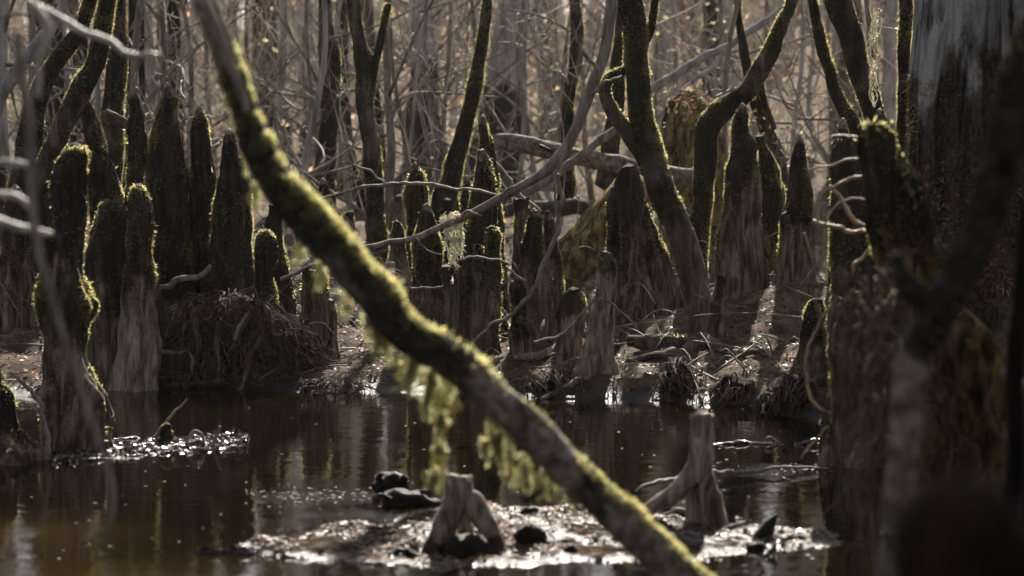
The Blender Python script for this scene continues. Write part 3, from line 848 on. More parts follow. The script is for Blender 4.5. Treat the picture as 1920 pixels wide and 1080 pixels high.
limb([(575, 375, 5), (640, 362, 6), (700, 348, 7), (760, 344, 7), (830, 350, 6), (900, 358, 6), (930, 366, 4)], 'thin pale twig lying nearly level over the ragged moss coated knee', 'bare_twig', 'twig', 11.9, 'twig', seed=5, seg=8, amp=0.04)
limb([(640, 302, 3), (665, 312, 4), (695, 322, 5), (715, 338, 4), (722, 348, 3)], 'short pale twig dangling just above the level twig', 'bare_twig', 'twig', 11.9, 'twig', seed=6, seg=8, amp=0.05)
limb([(1046, 330, 9), (1050, 400, 9), (1030, 470, 9), (1000, 540, 8), (960, 590, 7), (915, 615, 6), (885, 645, 5)], 'thin grey vine drooping in front of the joined pair of knees', 'hanging_vine', 'vine', 12.2, 'twig', seed=7, seg=8)
limb([(860, 490, 6), (900, 482, 6), (955, 494, 5)], 'stub of a twig sticking out right of the beard moss', 'bare_twig', 'twig', 12.2, 'twig', seed=8, seg=8)
limb([(950, 500, 4), (970, 518, 5), (985, 525, 4)], 'short pale twig near the short black knee', 'bare_twig', 'twig', 12.3, 'twig', seed=8, seg=8)
limb([(725, 535, 4), (780, 540, 4), (830, 538, 3)], 'fine level twig between the bough and the low grey knee', 'bare_twig', 'twig', 12.5, 'twig', seed=18, seg=8)
limb([(1000, 640, 6), (1055, 625, 6), (1120, 560, 5), (1170, 590, 4), (1200, 620, 3)], 'thin vine looping over the smooth pale grey knee', 'hanging_vine', 'vine', 11.9, 'twig', seed=19, seg=8)

# fallen logs in the middle distance
def flog(px, label, Y, material='twig', seed=0, moss=0.0, **kw):
    return limb(px, label, 'fallen_log', 'log', Y, material, moss=moss, seed=seed, partname='log', **{'amp': 0.2, **kw})


lg = flog([(922, 262, 26), (940, 262, 32), (985, 268, 34), (1050, 284, 32), (1120, 296, 34), (1180, 308, 36), (1300, 335, 36)], 'smooth grey log lying level behind the spike knees, blunt broken end at left', 15.6, 'bough', 11, amp=0.14)
limb([(1010, 277, 7), (1022, 281, 9), (1034, 285, 7)], '', '', '', 15.53, 'wet', parent=lg, partname='dark_crack', seed=12, seg=8)
flog([(978, 366, 18), (1010, 346, 17), (1048, 322, 17), (1090, 290, 15), (1140, 250, 15), (1200, 205, 13)], 'pale straight pole tilted up to the right across the fallen grey log', 15.2, 'twig', 13)
flog([(975, 590, 90), (1020, 544, 94), (1066, 498, 96), (1112, 455, 96), (1160, 402, 94), (1205, 352, 88)], 'thick ochre log leaning up to the right against the fluted stump', 15.0, 'sunlit_golden', 14, amp=0.13, nf=9, wob=0.05, moss=0.15, up=0.9, shoots=0.6)
flog([(925, 300, 12), (950, 335, 13), (975, 366, 13), (1010, 400, 12)], 'thin grey pole propped to the right of the pale tipped spike knee', 14.7, 'twig', 15)
flog([(930, 400, 22), (1000, 392, 30), (1070, 388, 32), (1150, 395, 30)], 'dark ridged log lying on the ground behind the joined pair of knees', 18.5, 'trunk_moss', 16, amp=0.2)
flog([(640, 470, 20), (720, 455, 22), (800, 430, 22), (880, 415, 18)], 'grey log lying low behind the slim brown knee', 18.5, 'trunk', 17)
flog([(530, 500, 12), (600, 488, 14), (690, 490, 14), (760, 500, 10)], 'thin weathered log lying behind the flat topped stub', 17.0, 'trunk', 18)
flog([(540, 560, 10), (600, 556, 14), (680, 552, 14), (760, 548, 10)], 'pale log lying on the bank behind the mossy bough', 15.2, 'trunk', 19)
flog([(1180, 640, 22), (1220, 642, 30), (1262, 645, 30), (1292, 646, 24)], 'short dark log on the bank in front of the fluted stump', 12.8, 'trunk_moss', 20, moss=0.4, shoots=0.3)
flog([(1080, 352, 26), (1040, 350, 20), (960, 352, 16)], 'half buried grey log end behind the red post knee', 20.0, 'trunk', 21)
flog([(1180, 195, 18), (1240, 160, 17), (1310, 112, 15), (1380, 78, 13), (1450, 28, 12), (1520, -20, 10)], 'long grey pole propped up to the right behind the forked tree', 18.0, 'trunk', 22)
flog([(1300, 150, 9), (1370, 100, 9), (1450, 90, 7), (1540, 60, 6)], 'thin forked grey pole crossing beneath the long propped pole', 18.4, 'trunk', 23)
flog([(196, 208, 18), (212, 222, 24), (240, 238, 22), (262, 250, 20)], 'short reddish broken log stuck between trunks left of the narrow pointed knee', 13.8, 'trunk_red', 24)
knee([(172, 1275, 1312), (190, 1254, 1332), (230, 1240, 1356), (280, 1238, 1364), (340, 1240, 1370), (420, 1240, 1372), (470, 1236, 1376)], 'massive rounded ochre stump behind the sharply bent tree, widest stump in the distance', 17.2, mossy=0.1, tip=False, wood='sunlit_golden', fl=0.15, shoots=0.2, seed=60, flat_top=False, lump=0.3, name='tree_stump', cat='stump', group=None)

# ------------------------------------------------------------------ trees near the bank
def near_tree(rows, label, Y, material='trunk_moss', moss=0.7, seed=0, branches=(), up=0.15, shoots=1.0, name='mossy_tree', lift=2.0, group='trees near the bank', dark=None):
    rows = [tuple(r) for r in rows]
    # carry the trunk on above the picture
    (x0, y0, w0), (x1, y1, w1) = rows[0], rows[1]
    ext = [(x0 + (x0 - x1) / max(abs(y0 - y1), 1) * s * 0.6 + random.uniform(-20, 20) * s / 900, y0 - s, w0 * (1 - 0.25 * s / 900)) for s in (900, 600, 300)]
    rows = ext + rows
    t_ = limb(rows, label, name, 'tree', Y, material, moss=moss, up=up, seed=seed, shoots=shoots, partname='trunk', group=group, amp=0.12, attr=dark, nf=7)
    for i, b in enumerate(branches):
        limb(b, '', '', '', Y, material, moss=moss * 0.9, up=0.4, seed=seed * 7 + i, partname='branch', parent=t_, shoots=shoots)
    return t_


up_dark = lambda t, V, A: np.clip(A * sst(0.42, 0.62, t) * 1.2, 0, 1)
near_tree([(1168, -20, 54), (1180, 40, 48), (1196, 120, 46), (1208, 200, 46), (1222, 270, 48), (1244, 340, 54), (1270, 410, 56), (1294, 480, 56), (1310, 550, 54), (1318, 610, 54), (1316, 645, 84), (1316, 675, 120)],
          'large mossy tree with rooted foot on the bank and a low arm', 13.0, seed=71,
          branches=[[(1232, 330, 40), (1205, 290, 34), (1180, 250, 30), (1150, 215, 28), (1130, 180, 25), (1136, 155, 22), (1170, 135, 18), (1195, 118, 12)], [(1205, 100, 16), (1216, 62, 15), (1225, 20, 14), (1240, -60, 12)]],
          dark=lambda t, V, A: np.clip(A * 1.3 * sst(0.40, 0.5, t) * sst(0.9, 0.76, t), 0, 1))
near_tree([(1490, -20, 22), (1465, 40, 28), (1430, 115, 34), (1392, 175, 38), (1345, 215, 44), (1320, 250, 44), (1318, 330, 42), (1312, 400, 40), (1304, 450, 44), (1300, 560, 60)],
          'mossy tree with a sharp elbow bending right beside the tall cone knee', 14.6, seed=72, branches=[[(1420, 128, 16), (1432, 190, 12), (1450, 240, 10)]])
near_tree([(1562, -20, 50), (1578, 40, 48), (1602, 110, 44), (1630, 180, 42), (1650, 250, 42), (1668, 340, 46), (1680, 460, 56)], 'leaning dark mossy tree left of the bright hanging beard moss', 13.2, seed=73)
near_tree([(1520, -10, 18), (1535, 60, 20), (1555, 130, 22), (1580, 190, 24), (1610, 250, 26), (1640, 330, 28), (1660, 420, 32)], 'slim mossy tree leaning left beside the leaning dark mossy tree', 15.0, seed=74)
near_tree([(1700, -20, 24), (1698, 80, 24), (1696, 180, 22), (1690, 260, 22), (1680, 400, 30)], 'straight thin mossy stem touching left edge of the giant trunk', 12.6, seed=75)
near_tree([(915, -20, 18), (908, 60, 22), (898, 130, 26), (884, 200, 30), (868, 260, 32), (850, 320, 36), (835, 380, 44), (820, 460, 60)], 'black mossy tree leaning right in front of the widest pale trunk', 16.5, seed=76)
near_tree([(662, -20, 26), (668, 60, 28), (676, 140, 32), (684, 210, 32), (695, 280, 34), (703, 360, 34), (706, 430, 40), (706, 500, 50)], 'mossy pole tree with bright moss lines above the middle of the bough', 17.0, seed=77,
          branches=[[(684, 220, 18), (700, 160, 16), (712, 90, 15), (730, 10, 13)]])
near_tree([(196, 20, 34), (186, 90, 38), (160, 160, 40), (126, 220, 40), (98, 270, 42), (80, 330, 46), (66, 420, 56), (56, 560, 70)], 'black mossy tree bending right over the bent knobbly knee', 13.6, seed=78, shoots=0.9)
near_tree([(158, 40, 26), (144, 68, 30), (110, 110, 32), (84, 150, 34), (66, 200, 40), (50, 280, 50), (40, 420, 64)], 'thick black mossy tree leaning right at left edge, second of two', 14.4, seed=79)
near_tree([(110, 30, 18), (86, 70, 22), (50, 110, 24), (20, 150, 26), (-10, 200, 30), (-40, 300, 36)], 'pale grey trunk slanting down out of the left edge', 13.0, material='trunk', moss=0.1, seed=80, shoots=0.1)
near_tree([(226, -20, 34), (222, 70, 36), (214, 150, 40), (206, 250, 46), (200, 360, 60)], 'black upright mossy trunk above the round shouldered knee', 15.5, seed=81)
near_tree([(1075, -20, 22), (1078, 60, 24), (1074, 140, 26), (1068, 220, 26), (1066, 300, 30), (1060, 390, 40)], 'thin mossy tree behind the upper curve of the long grey branch', 19.0, seed=82)
near_tree([(1384, 0, 14), (1392, 90, 18), (1412, 170, 22), (1430, 230, 26), (1455, 290, 28), (1470, 360, 34)], 'slender green mossy tree behind the elbow of the sharply bent tree', 17.5, seed=83)
near_tree([(1156, 170, 30), (1150, 230, 34), (1140, 290, 38), (1136, 350, 46)], 'dark mossy trunk behind the low arm of the large mossy tree', 17.0, seed=84)
near_tree([(612, 30, 26), (616, 80, 40), (622, 140, 40), (618, 210, 36), (612, 300, 40), (606, 420, 60)], 'dark spindle shaped trunk left of the mossy pole tree', 19.5, seed=85, shoots=0.4)

# ------------------------------------------------------------------ the giant cypress on the right
gt = thing('giant_cypress', 'giant cypress trunk on right with bleached bare wood above black moss', 'tree', (*P(1860, 820, 10.6)[:2], 0.0))
Yc = 11.0
rows = 110
zz = np.linspace(9.0, -0.3, rows)
seg = 90
th = np.arange(seg) / seg * 2 * math.pi
pxr = Yc / F
fl = 0.14 + 0.30 * sst(1.8, 0.2, zz)
cxx = P(1880, 500, Yc)[0] + 0 * zz
rad = 0.37 + 0.05 * sst(2.0, 1.2, zz) + 0.28 * sst(1.1, 0.0, zz)
kk = np.abs(np.sin(th[None] * 4.5 + 0.8 * vn(np.stack([zz * 0.8, zz * 0, zz * 0], 1), 4)[:, None])) ** 0.6
rr = rad[:, None] * (1 + fl[:, None] * 0.55 * (kk - 0.7))
V = np.stack([cxx[:, None] + rr * np.cos(th), Yc + rr * np.sin(th), zz[:, None] + 0 * rr], -1).reshape(-1, 3)
d_ = (V - np.array([cxx[0], Yc, 0])) * np.array([1, 1, 0])
d_ /= np.linalg.norm(d_, axis=1)[:, None]
V = V + d_ * (0.03 * fbm(V * np.array([9, 9, 1.6]), 3, 90) + 0.012 * fbm(V * np.array([30, 30, 6]), 2, 91))[:, None]
A = sst(1.62, 1.20, V[:, 2] + 0.22 * fbm(V * np.array([3, 3, 1.2]), 3, 93) + 0.30 * vn(V * np.array([11, 11, 0.9]), 97) - 0.75 * (cxx[0] - 0.02 - V[:, 0]) * 0.5)
A = np.clip(A, 0, 1)
Qg = gridfaces(rows, seg)
MB().add(V, Qg, A=A).build('trunk', M['bleached'], gt)
cn = V[Qg].mean(1)
sel = (cn[:, 2] > 0.3) & (cn[:, 2] < 1.5) & (cn[:, 1] < Yc)
outv = cn - np.array([cxx[0], Yc, 0]) * np.array([1, 1, 0]) - cn * np.array([0, 0, 1])
tufts(V, Qg, sel * 1.0 * np.clip(0.2 + vn(cn * 3, 94), 0, 1), 5000, 0.02, 3, 95, 0.2, out=outv).build('moss_cover', M['moss'], gt, smooth=False)
# fallen needles caught on its flank
nsel = tufts(V, Qg, (sel & (cn[:, 2] > 0.55)) * np.clip(vn(cn * 4, 99) + 0.1, 0, 1), 9000, 0.034, 2, 96, 0.5, width=0.03, out=outv)
ndo = nsel.build('needle_litter', M['needle'], gt, smooth=False)
ndo['kind'] = 'stuff'

# ------------------------------------------------------------------ right foreground
fr = limb([(1960, 60, 80), (1912, 180, 78), (1872, 320, 80), (1830, 450, 78), (1775, 570, 74), (1730, 660, 66), (1708, 760, 60), (1698, 850, 58), (1686, 950, 56), (1660, 1150, 60), (1600, 1700, 66)],
          'blurred limb at right, black and mossy above, bare grey below its bend', 'blurred_limb', 'limb', 4.7, 'bough', moss=0.6, seed=101, shoots=0.08, mosscol='moss', size=0.012, nf=12,
          attr=lambda t, V, A: np.clip(sst(0.42, 0.33, t) * 1.3 - 0.1 + 0.25 * fbm(V * 6, 2, 4), 0, 1))
limb([(1770, 580, 56), (1720, 560, 50), (1690, 520, 40), (1684, 480, 22)], '', '', '', 4.7, 'bough', moss=0.9, parent=fr, partname='side_limb', seed=102, shoots=0, attr=lambda t, V, A: A * 0 + 1)
limb([(1690, 560, 56), (1760, 590, 110), (1810, 660, 130), (1845, 740, 130), (1868, 820, 120), (1850, 920, 110), (1830, 1050, 120), (1800, 1200, 140)], 'ochre rotting root arching down in front of the giant trunk foot', 'rotting_root', 'root', 7.2, 'rotten', moss=0.25, seed=104, amp=0.22, seg=24, shoots=0.2, nf=8)
limb([(1880, 690, 24), (1910, 715, 26), (1950, 735, 30)], 'pale split root edge at right border below the giant trunk', 'rotting_root', 'root', 7.0, 'knee_grey', seed=105)
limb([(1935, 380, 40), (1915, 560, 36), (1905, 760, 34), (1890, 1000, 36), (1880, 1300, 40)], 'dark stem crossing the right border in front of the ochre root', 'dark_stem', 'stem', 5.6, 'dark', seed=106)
# tangled vines in front of the big waterside knee
VINES = [
    ([(1625, 330, 8), (1580, 340, 8), (1540, 370, 7), (1530, 420, 6)], 'tan vine arching left from the rotten knee at mid height'),
    ([(1520, 418, 11), (1560, 428, 12), (1600, 436, 11), (1630, 432, 9)], 'bright straw coloured twig jutting left from the rotten knee'),
    ([(1555, 345, 10), (1580, 380, 11), (1605, 415, 11), (1628, 432, 9)], 'thick tan twig slanting down to the straw coloured twig'),
    ([(1640, 455, 9), (1620, 480, 10), (1602, 500, 9), (1600, 522, 6)], 'pale hooked twig below the straw coloured twig'),
    ([(1530, 270, 5), (1570, 255, 6), (1620, 260, 6), (1640, 300, 5)], 'thin vine looped over the top of the big waterside knee'),
    ([(1570, 560, 7), (1540, 600, 7), (1516, 650, 7), (1512, 710, 7), (1530, 760, 7), (1560, 775, 6)], 'long brown vine bowing out over the water left of the big waterside knee'),
    ([(1510, 440, 6), (1520, 480, 6), (1545, 530, 6), (1575, 560, 6), (1610, 545, 5)], 'brown vine falling past the left edge of the waterside knee'),
    ([(1580, 560, 6), (1562, 640, 6), (1555, 720, 6), (1560, 780, 5), (1500, 860, 4)], 'reddish vine trailing down to the water left of the waterside knee'),
    ([(1620, 300, 7), (1590, 300, 7), (1560, 310, 6), (1520, 316, 5)], 'pale twig poking left below the rotten knee crown'),
    ([(1640, 380, 6), (1600, 372, 6), (1560, 395, 6), (1545, 450, 5), (1550, 520, 5)], 'tan vine curling down beside the thick tan twig'),
    ([(1665, 560, 7), (1620, 600, 7), (1590, 560, 7), (1560, 580, 6)], 'vine snarl under the hooked twig'),
]
for i, (px_, lb) in enumerate(VINES):
    limb([(a, b_, c * 0.75) for a, b_, c in px_], lb, 'tangled_vine', 'vine', 8.7, 'straw', seed=120 + i, seg=8, group='vines on the right', amp=0.12)

# ------------------------------------------------------------------ left foreground
for i, (px_, Y_, lb) in enumerate([
    ([(-20, -60, 15), (60, -10, 15), (130, 40, 15), (195, 82, 14), (255, 100, 12), (300, 104, 9)], 6.0, 'smooth pale branch slanting down from the top left corner'),
    ([(55, 0, 18), (75, 25, 20), (88, 50, 20), (82, 90, 16), (70, 130, 14), (72, 180, 12)], 5.5, 'bright white crooked twig at the top left'),
    ([(30, 60, 22), (36, 130, 22), (52, 200, 20), (58, 300, 18), (62, 400, 16), (80, 500, 16), (110, 600, 14), (145, 700, 14), (175, 800, 13), (208, 900, 12), (212, 960, 8), (190, 1030, 7)], 5.0, 'long blurred vine hanging down in front of the bent knobbly knee'),
    ([(-20, 296, 13), (20, 306, 13), (52, 318, 11)], 5.5, 'pale blurred twig entering at left, topmost of three'),
    ([(-20, 352, 13), (20, 376, 13), (55, 398, 12)], 5.5, 'pale blurred twig entering at left, middle of three'),
    ([(-20, 410, 17), (30, 424, 17), (95, 436, 13)], 5.5, 'pale blurred twig entering at left, lowest of three'),
    ([(0, 30, 6), (40, 26, 6), (90, 20, 5)], 7.0, 'fine twig level across the top left corner'),
    ([(20, 700, 6), (50, 730, 8), (80, 760, 9), (86, 800, 10), (90, 850, 9)], 9.9, 'thin bent stick leaning on the left knee at the waterline'),
]):
    limb(px_, lb, 'foreground_twig', 'twig', Y_, 'pale_twig' if i in (0, 1, 3, 4, 5) else 'twig', seed=140 + i, seg=10, group='twigs at the left edge', amp=0.06)

# ------------------------------------------------------------------ roots
rt = thing('root_tangle', 'dark mass of fine roots hanging from the left cluster down to the water', 'roots', (*P(430, 700, 12.2)[:2], 0.0))
c0 = P(430, 640, 12.55)
th_, ph_ = np.meshgrid(np.linspace(0, 2 * math.pi, 60, endpoint=False), np.linspace(0.02, math.pi * 0.62, 30))
ux, uy, uz = np.sin(ph_) * np.cos(th_), np.sin(ph_) * np.sin(th_), np.cos(ph_)
Vm = np.stack([c0[0] + 0.34 * ux, c0[1] + 0.30 * uy, 0.02 + 0.36 * uz], -1).reshape(-1, 3)
Vm = Vm + (Vm - c0) * (0.25 * fbm(Vm * 5, 3, 150))[:, None]
MB().add(Vm, gridfaces(30, 60)).build('root_mound', M['soil'], rt)
fine = MB()
for i in range(1500):
    a = R.uniform(-0.36, 0.36)
    z1 = R.uniform(0.04, 0.10 + 0.36 * max(0.05, 1 - (a / 0.4) ** 2) ** 0.7)
    yy = 12.55 - 0.30 * math.sqrt(max(0, 1 - (a / 0.38) ** 2)) * R.uniform(0.85, 1.12)
    p0 = np.array([c0[0] + a, yy + 0.05, z1])
    dx = R.normal(0, 0.11)
    ln = R.uniform(0.1, 0.3)
    p3 = p0 + [dx + a * 0.25, -R.uniform(-0.03, 0.12), -ln * R.uniform(0.3, 1.0)]
    p3[2] = max(p3[2], -0.02)
    p1 = p0 * 0.66 + p3 * 0.34 + R.normal(0, 0.035, 3) + [0, -0.03, 0.02]
    p2 = p0 * 0.33 + p3 * 0.67 + R.normal(0, 0.025, 3) + [0, -0.03, 0]
    r0 = R.choice([0.0022, 0.0032, 0.005, 0.008], p=[0.45, 0.33, 0.17, 0.05])
    v, q, t3, _ = tube([p0, p1, p2, p3], [r0, r0, r0 * 0.8, r0 * 0.5], 5, 9, 0.05)
    fine.add(v, q, t3)
ft = fine.build('fine_roots', M['root'], rt)
ft['kind'] = 'stuff'
for rr_ in ([(375, 570, 9), (368, 610, 11), (374, 650, 9), (366, 690, 8), (372, 722, 7)], [(470, 590, 7), (452, 616, 8), (446, 640, 7), (428, 655, 5)], [(490, 640, 9), (470, 672, 10), (464, 706, 8), (448, 735, 7)], [(300, 655, 12), (330, 664, 8), (352, 660, 8), (380, 690, 6)], [(410, 600, 10), (400, 640, 11), (408, 680, 9), (395, 715, 8)]):
    limb(rr_, '', '', '', 12.14, 'root', parent=rt, partname='root', seed=int(rr_[0][0]), seg=10, amp=0.25, nf=20)
ROOTS = [
    ([(1066, 640, 26), (1040, 658, 20), (980, 668, 16), (930, 672, 15), (880, 680, 12)], 'long bare root creeping left along the bank from the squared head knee', None, 'knee_grey'),
    ([(1180, 600, 10), (1150, 640, 12), (1110, 665, 12), (1075, 690, 10)], 'root wrapping the front of the smooth pale grey knee', None, 'root'),
    ([(1316, 640, 40), (1350, 652, 22), (1390, 662, 14), (1420, 660, 9)], 'root running right from the foot of the large mossy tree', None, 'root'),
    ([(1310, 645, 30), (1270, 662, 20), (1220, 668, 14), (1180, 676, 9)], 'root running left from the foot of the large mossy tree', None, 'root'),
    ([(1105, 708, 16), (1070, 720, 16), (1040, 734, 12), (1018, 746, 7)], 'pale wet root tip dipping into the water below the pale grey knee', None, 'knee_grey'),
    ([(545, 590, 18), (560, 620, 22), (578, 650, 20), (590, 668, 14)], 'grey root elbow at right end of the root tangle', 12.5, 'knee_grey'),
    ([(1268, 660, 12), (1272, 690, 16), (1270, 720, 12)], 'little root stub above the water right of centre', None, 'root'),
    ([(300, 540, 10), (340, 530, 12), (380, 520, 10), (400, 500, 7)], 'thin grey stick lying over the knees of the left cluster', 12.3, 'twig'),
    ([(440, 640, 8), (452, 612, 8), (465, 588, 6)], 'pale stick standing on the root tangle', 12.1, 'twig'),
]
for i, (px_, lb, Y_, mt) in enumerate(ROOTS):
    if Y_ is None:
        Y_ = [max(hit(q[0], q[1] + q[2] * 0.3)[1] - 0.02, 11.2) for q in px_]
    limb(px_, lb, 'surface_root' if 'root' in lb[:30] else 'fallen_stick', 'root' if 'root' in lb[:30] else 'stick', Y_, mt, seed=160 + i, seg=12, amp=0.15)
# ragged root clumps along the waterline
def clump(px, py, wpx, hpx, label, seed, Y=None):
    b = hit(px, py)
    Yd = Y or max(b[1], 10)
    s = Yd / F
    rg = np.random.default_rng(seed)
    root = thing('root_clump', label, 'roots', (b[0], Yd, 0.0), 'root clumps on the waterline')
    th_, ph_ = np.meshgrid(np.linspace(0, 2 * math.pi, 32, endpoint=False), np.linspace(0.02, math.pi * 0.6, 16))
    v = np.stack([b[0] + wpx / 2 * s * np.sin(ph_) * np.cos(th_), Yd + 0.1 + 0.12 * np.sin(ph_) * np.sin(th_), b[2] - 0.02 + hpx * s * np.cos(ph_)], -1).reshape(-1, 3)
    v = v + np.stack([fbm(v * 9, 3, seed), fbm(v * 9 + 5, 3, seed), fbm(v * 9 + 9, 3, seed)], 1) * 0.035
    MB().add(v, gridfaces(16, 32)).build('soil_lump', M['soil'], root)
    f_ = MB()
    for i in range(60):
        a = rg.uniform(-0.5, 0.5)
        p0 = np.array([b[0] + a * wpx * s, Yd + 0.06, b[2] + hpx * s * math.sqrt(max(0.02, 1 - 4 * a * a)) * rg.uniform(0.3, 1.0)])
        p3 = p0 + np.array([rg.normal(0, 0.06), -rg.uniform(0.05, 0.16), 0])
        p3[2] = max(0.0, p0[2] - rg.uniform(0.05, 0.2))
        m1 = (p0 + p3) / 2 + rg.normal(0, 0.02, 3) + [0, -0.02, 0.03]
        r0 = rg.uniform(0.0015, 0.004)
        vv, qq, tt, _ = tube([p0, m1, p3], [r0, r0, r0 * 0.5], 5, 7, 0.05)
        f_.add(vv, qq, tt)
    f_.build('fine_roots', M['root'], root)


clump(1490, 770, 120, 70, 'black root clump under the wide buttress at the water edge', 170)
clump(1275, 742, 90, 70, 'small root clump overhanging the water below the large mossy tree', 171)
clump(1030, 735, 120, 40, 'low root clump at the water edge below the joined pair of knees', 172)
clump(620, 738, 130, 30, 'flat black root clump at the water edge behind the mossy bough', 173)
clump(1380, 752, 90, 45, 'root clump at the water edge left of the wide buttress', 174)

# ------------------------------------------------------------------ stumps and debris in the water
st1 = thing('forked_stump', 'short grey forked stump on the mud bar, left one of two', 'stump', (*P(868, 1030, 8.06)[:2], 0.02))
for rows_, nm in (([(888, 897, 58), (858, 905, 54), (857, 925, 52), (856, 950, 50), (846, 980, 60), (828, 1012, 66), (812, 1045, 60)], 'main_post'), ([(874, 926, 26), (890, 944, 40), (904, 968, 38), (922, 998, 30), (940, 1030, 22), (956, 1054, 16)], 'root_leg'), ([(864, 950, 34), (872, 985, 26), (880, 1025, 26)], 'rear_leg')):
    limb(rows_ if nm != 'main_post' else [(862, 893, 56), (861, 903, 57), (858, 930, 52), (850, 960, 48), (838, 985, 46), (824, 1012, 44), (806, 1048, 44)], '', '', '', 8.06 if nm != 'rear_leg' else 8.16, 'knee_grey', parent=st1, partname=nm, seed=180 + len(nm), amp=0.22, cap0=0.15, jag=0.25, wob=0.15, nf=20, seg=22, moss=0.0,
         attr=lambda t, V, A: sst(0.07, 0.02, V[:, 2] + 0.02 * fbm(V * 20, 2, 5)))
limb([(845, 1035, 50), (880, 1030, 60), (930, 1040, 40), (950, 1045, 20)], '', '', '', 8.03, 'wet', parent=st1, partname='wet_foot', seed=186, amp=0.25, seg=14)
st2 = thing('forked_stump', 'tall grey wishbone shaped stump on the mud bar, right one of two', 'stump', (*P(1300, 985, 8.5)[:2], 0.02))
for i, rows_ in enumerate(([(1315, 779, 46), (1316, 800, 47), (1315, 840, 46), (1312, 870, 50), (1300, 895, 52), (1275, 920, 36), (1245, 940, 32), (1215, 958, 28), (1195, 975, 20)], [(1318, 840, 40), (1318, 880, 46), (1326, 920, 48), (1338, 960, 44), (1350, 1000, 40)], [(1312, 890, 40), (1304, 930, 36), (1304, 990, 40)])):
    limb(rows_, '', '', '', 8.5 + (0.08 if i == 2 else 0), 'knee_grey', parent=st2, partname=('main_post', 'right_leg', 'rear_leg')[i], seed=190 + i, amp=0.2, nf=20, seg=22, cap0=0.12, jag=0.3, wob=0.15)
fb = thing('floating_log', 'wet black wedge shaped log floating left of the short forked stump', 'log', (*onwater(770, 950), 0.0))
limb([(722, 946, 30), (740, 936, 44), (775, 938, 38), (812, 942, 24), (838, 944, 8)], '', '', '', 8.95, 'wet', parent=fb, partname='log', seed=195, amp=0.4, seg=18, nf=30)
fl2 = limb([(706, 918, 22), (722, 908, 38), (744, 908, 36), (762, 918, 20)], 'lumpy black root end above the wedge shaped floating log', 'root_lump', 'root', 9.15, 'wet', seed=196, amp=0.55, seg=18, nf=34)
limb([(728, 938, 14), (716, 928, 10), (708, 930, 6)], '', '', '', 8.9, 'wet', parent=fb, partname='stub', seed=301, amp=0.3, nf=30, seg=10)
limb([(780, 934, 12), (792, 922, 8), (800, 920, 5)], '', '', '', 8.95, 'wet', parent=fb, partname='stub', seed=302, amp=0.3, nf=30, seg=10)
limb([(716, 905, 16), (712, 893, 11), (716, 886, 6)], '', '', '', 9.13, 'wet', parent=fl2, partname='stub', seed=303, amp=0.3, nf=30, seg=10)
limb([(748, 905, 16), (758, 896, 12), (763, 903, 7)], '', '', '', 9.13, 'wet', parent=fl2, partname='stub', seed=304, amp=0.3, nf=30, seg=10)
limb([(968, 1020, 20), (985, 1008, 44), (1005, 1012, 44), (1018, 1026, 20)], 'round black lump on the mud bar between the stumps', 'mud_lump', 'wood lump', 8.12, 'wet', seed=197, amp=0.55, seg=18, nf=34)
limb([(1418, 1024, 24), (1432, 1000, 32), (1446, 978, 20), (1456, 964, 6)], 'dark pointed wood shard standing right of the wishbone stump', 'wood_shard', 'shard', 8.24, 'wet', seed=198, amp=0.2, seg=12)
limb([(1330, 1006, 10), (1365, 994, 12), (1400, 982, 9), (1412, 976, 5)], 'pale stick lying right of the wishbone stump', 'fallen_stick', 'stick', 8.4, 'twig', seed=199, seg=8)
limb([(1393, 985, 8), (1400, 955, 8), (1408, 930, 5)], 'little upright twig right of the wishbone stump', 'fallen_stick', 'stick', 8.45, 'twig', seed=200, seg=8)
limb([(1470, 1006, 8), (1540, 1000, 12), (1600, 998, 12), (1660, 996, 7)], 'glinting wet stick floating at right end of the mud bar', 'fallen_stick', 'stick', 8.5, 'wet_stick', seed=201, seg=8)
limb([(1190, 918, 6), (1240, 902, 9), (1300, 890, 10), (1380, 884, 9), (1460, 880, 7), (1550, 876, 4)], 'long thin stick lying on the water behind the wishbone stump', 'fallen_stick', 'stick', [9.1, 9.2, 9.35, 9.5, 9.6, 9.7], 'twig', seed=202, seg=8)
limb([(1222, 968, 8), (1260, 962, 12), (1300, 958, 8)], 'short pale stick under the left leg of the wishbone stump', 'fallen_stick', 'stick', 8.75, 'twig', seed=203, seg=8)
# raft of wet twigs on the left
rows_ = [
    ([(288, 818, 6), (318, 785, 6), (347, 752, 4)], 'thin twig pointing up right out of the floating raft at left'),
    ([(400, 838, 8), (406, 818, 8), (412, 798, 6)], 'short pale twig standing at right end of the floating raft'),
    ([(345, 838, 5), (366, 808, 6), (384, 830, 5)], 'bent twig making a small arch in the floating raft'),
    ([(100, 858, 9), (190, 856, 12), (290, 846, 14), (380, 834, 13), (465, 822, 8)], 'long glinting stick forming the front of the floating raft'),
    ([(210, 824, 7), (270, 822, 9), (330, 826, 9), (400, 832, 6)], 'glinting stick along the back of the floating raft'),
    ([(110, 862, 8), (170, 864, 10), (250, 855, 8), (330, 848, 7)], 'wet stick half sunk at near edge of the floating raft'),
    ([(228, 842, 8), (300, 836, 10), (370, 842, 8)], 'wet stick across the middle of the floating raft'),
    ([(430, 836, 7), (448, 826, 9), (466, 820, 7)], 'curled wet twig at right tip of the floating raft'),
]
for i, (q, lb) in enumerate(rows_):
    D = onwater(q[0][0], max(y for _, y, _ in q) + 1)[1]
    limb(q, lb, 'floating_stick', 'stick', D if i < 3 else [onwater(a, b)[1] for a, b, _ in q], 'wet_stick' if i > 2 else 'twig', seed=210 + i, seg=8, group='sticks of the floating raft', amp=0.25, nf=30)
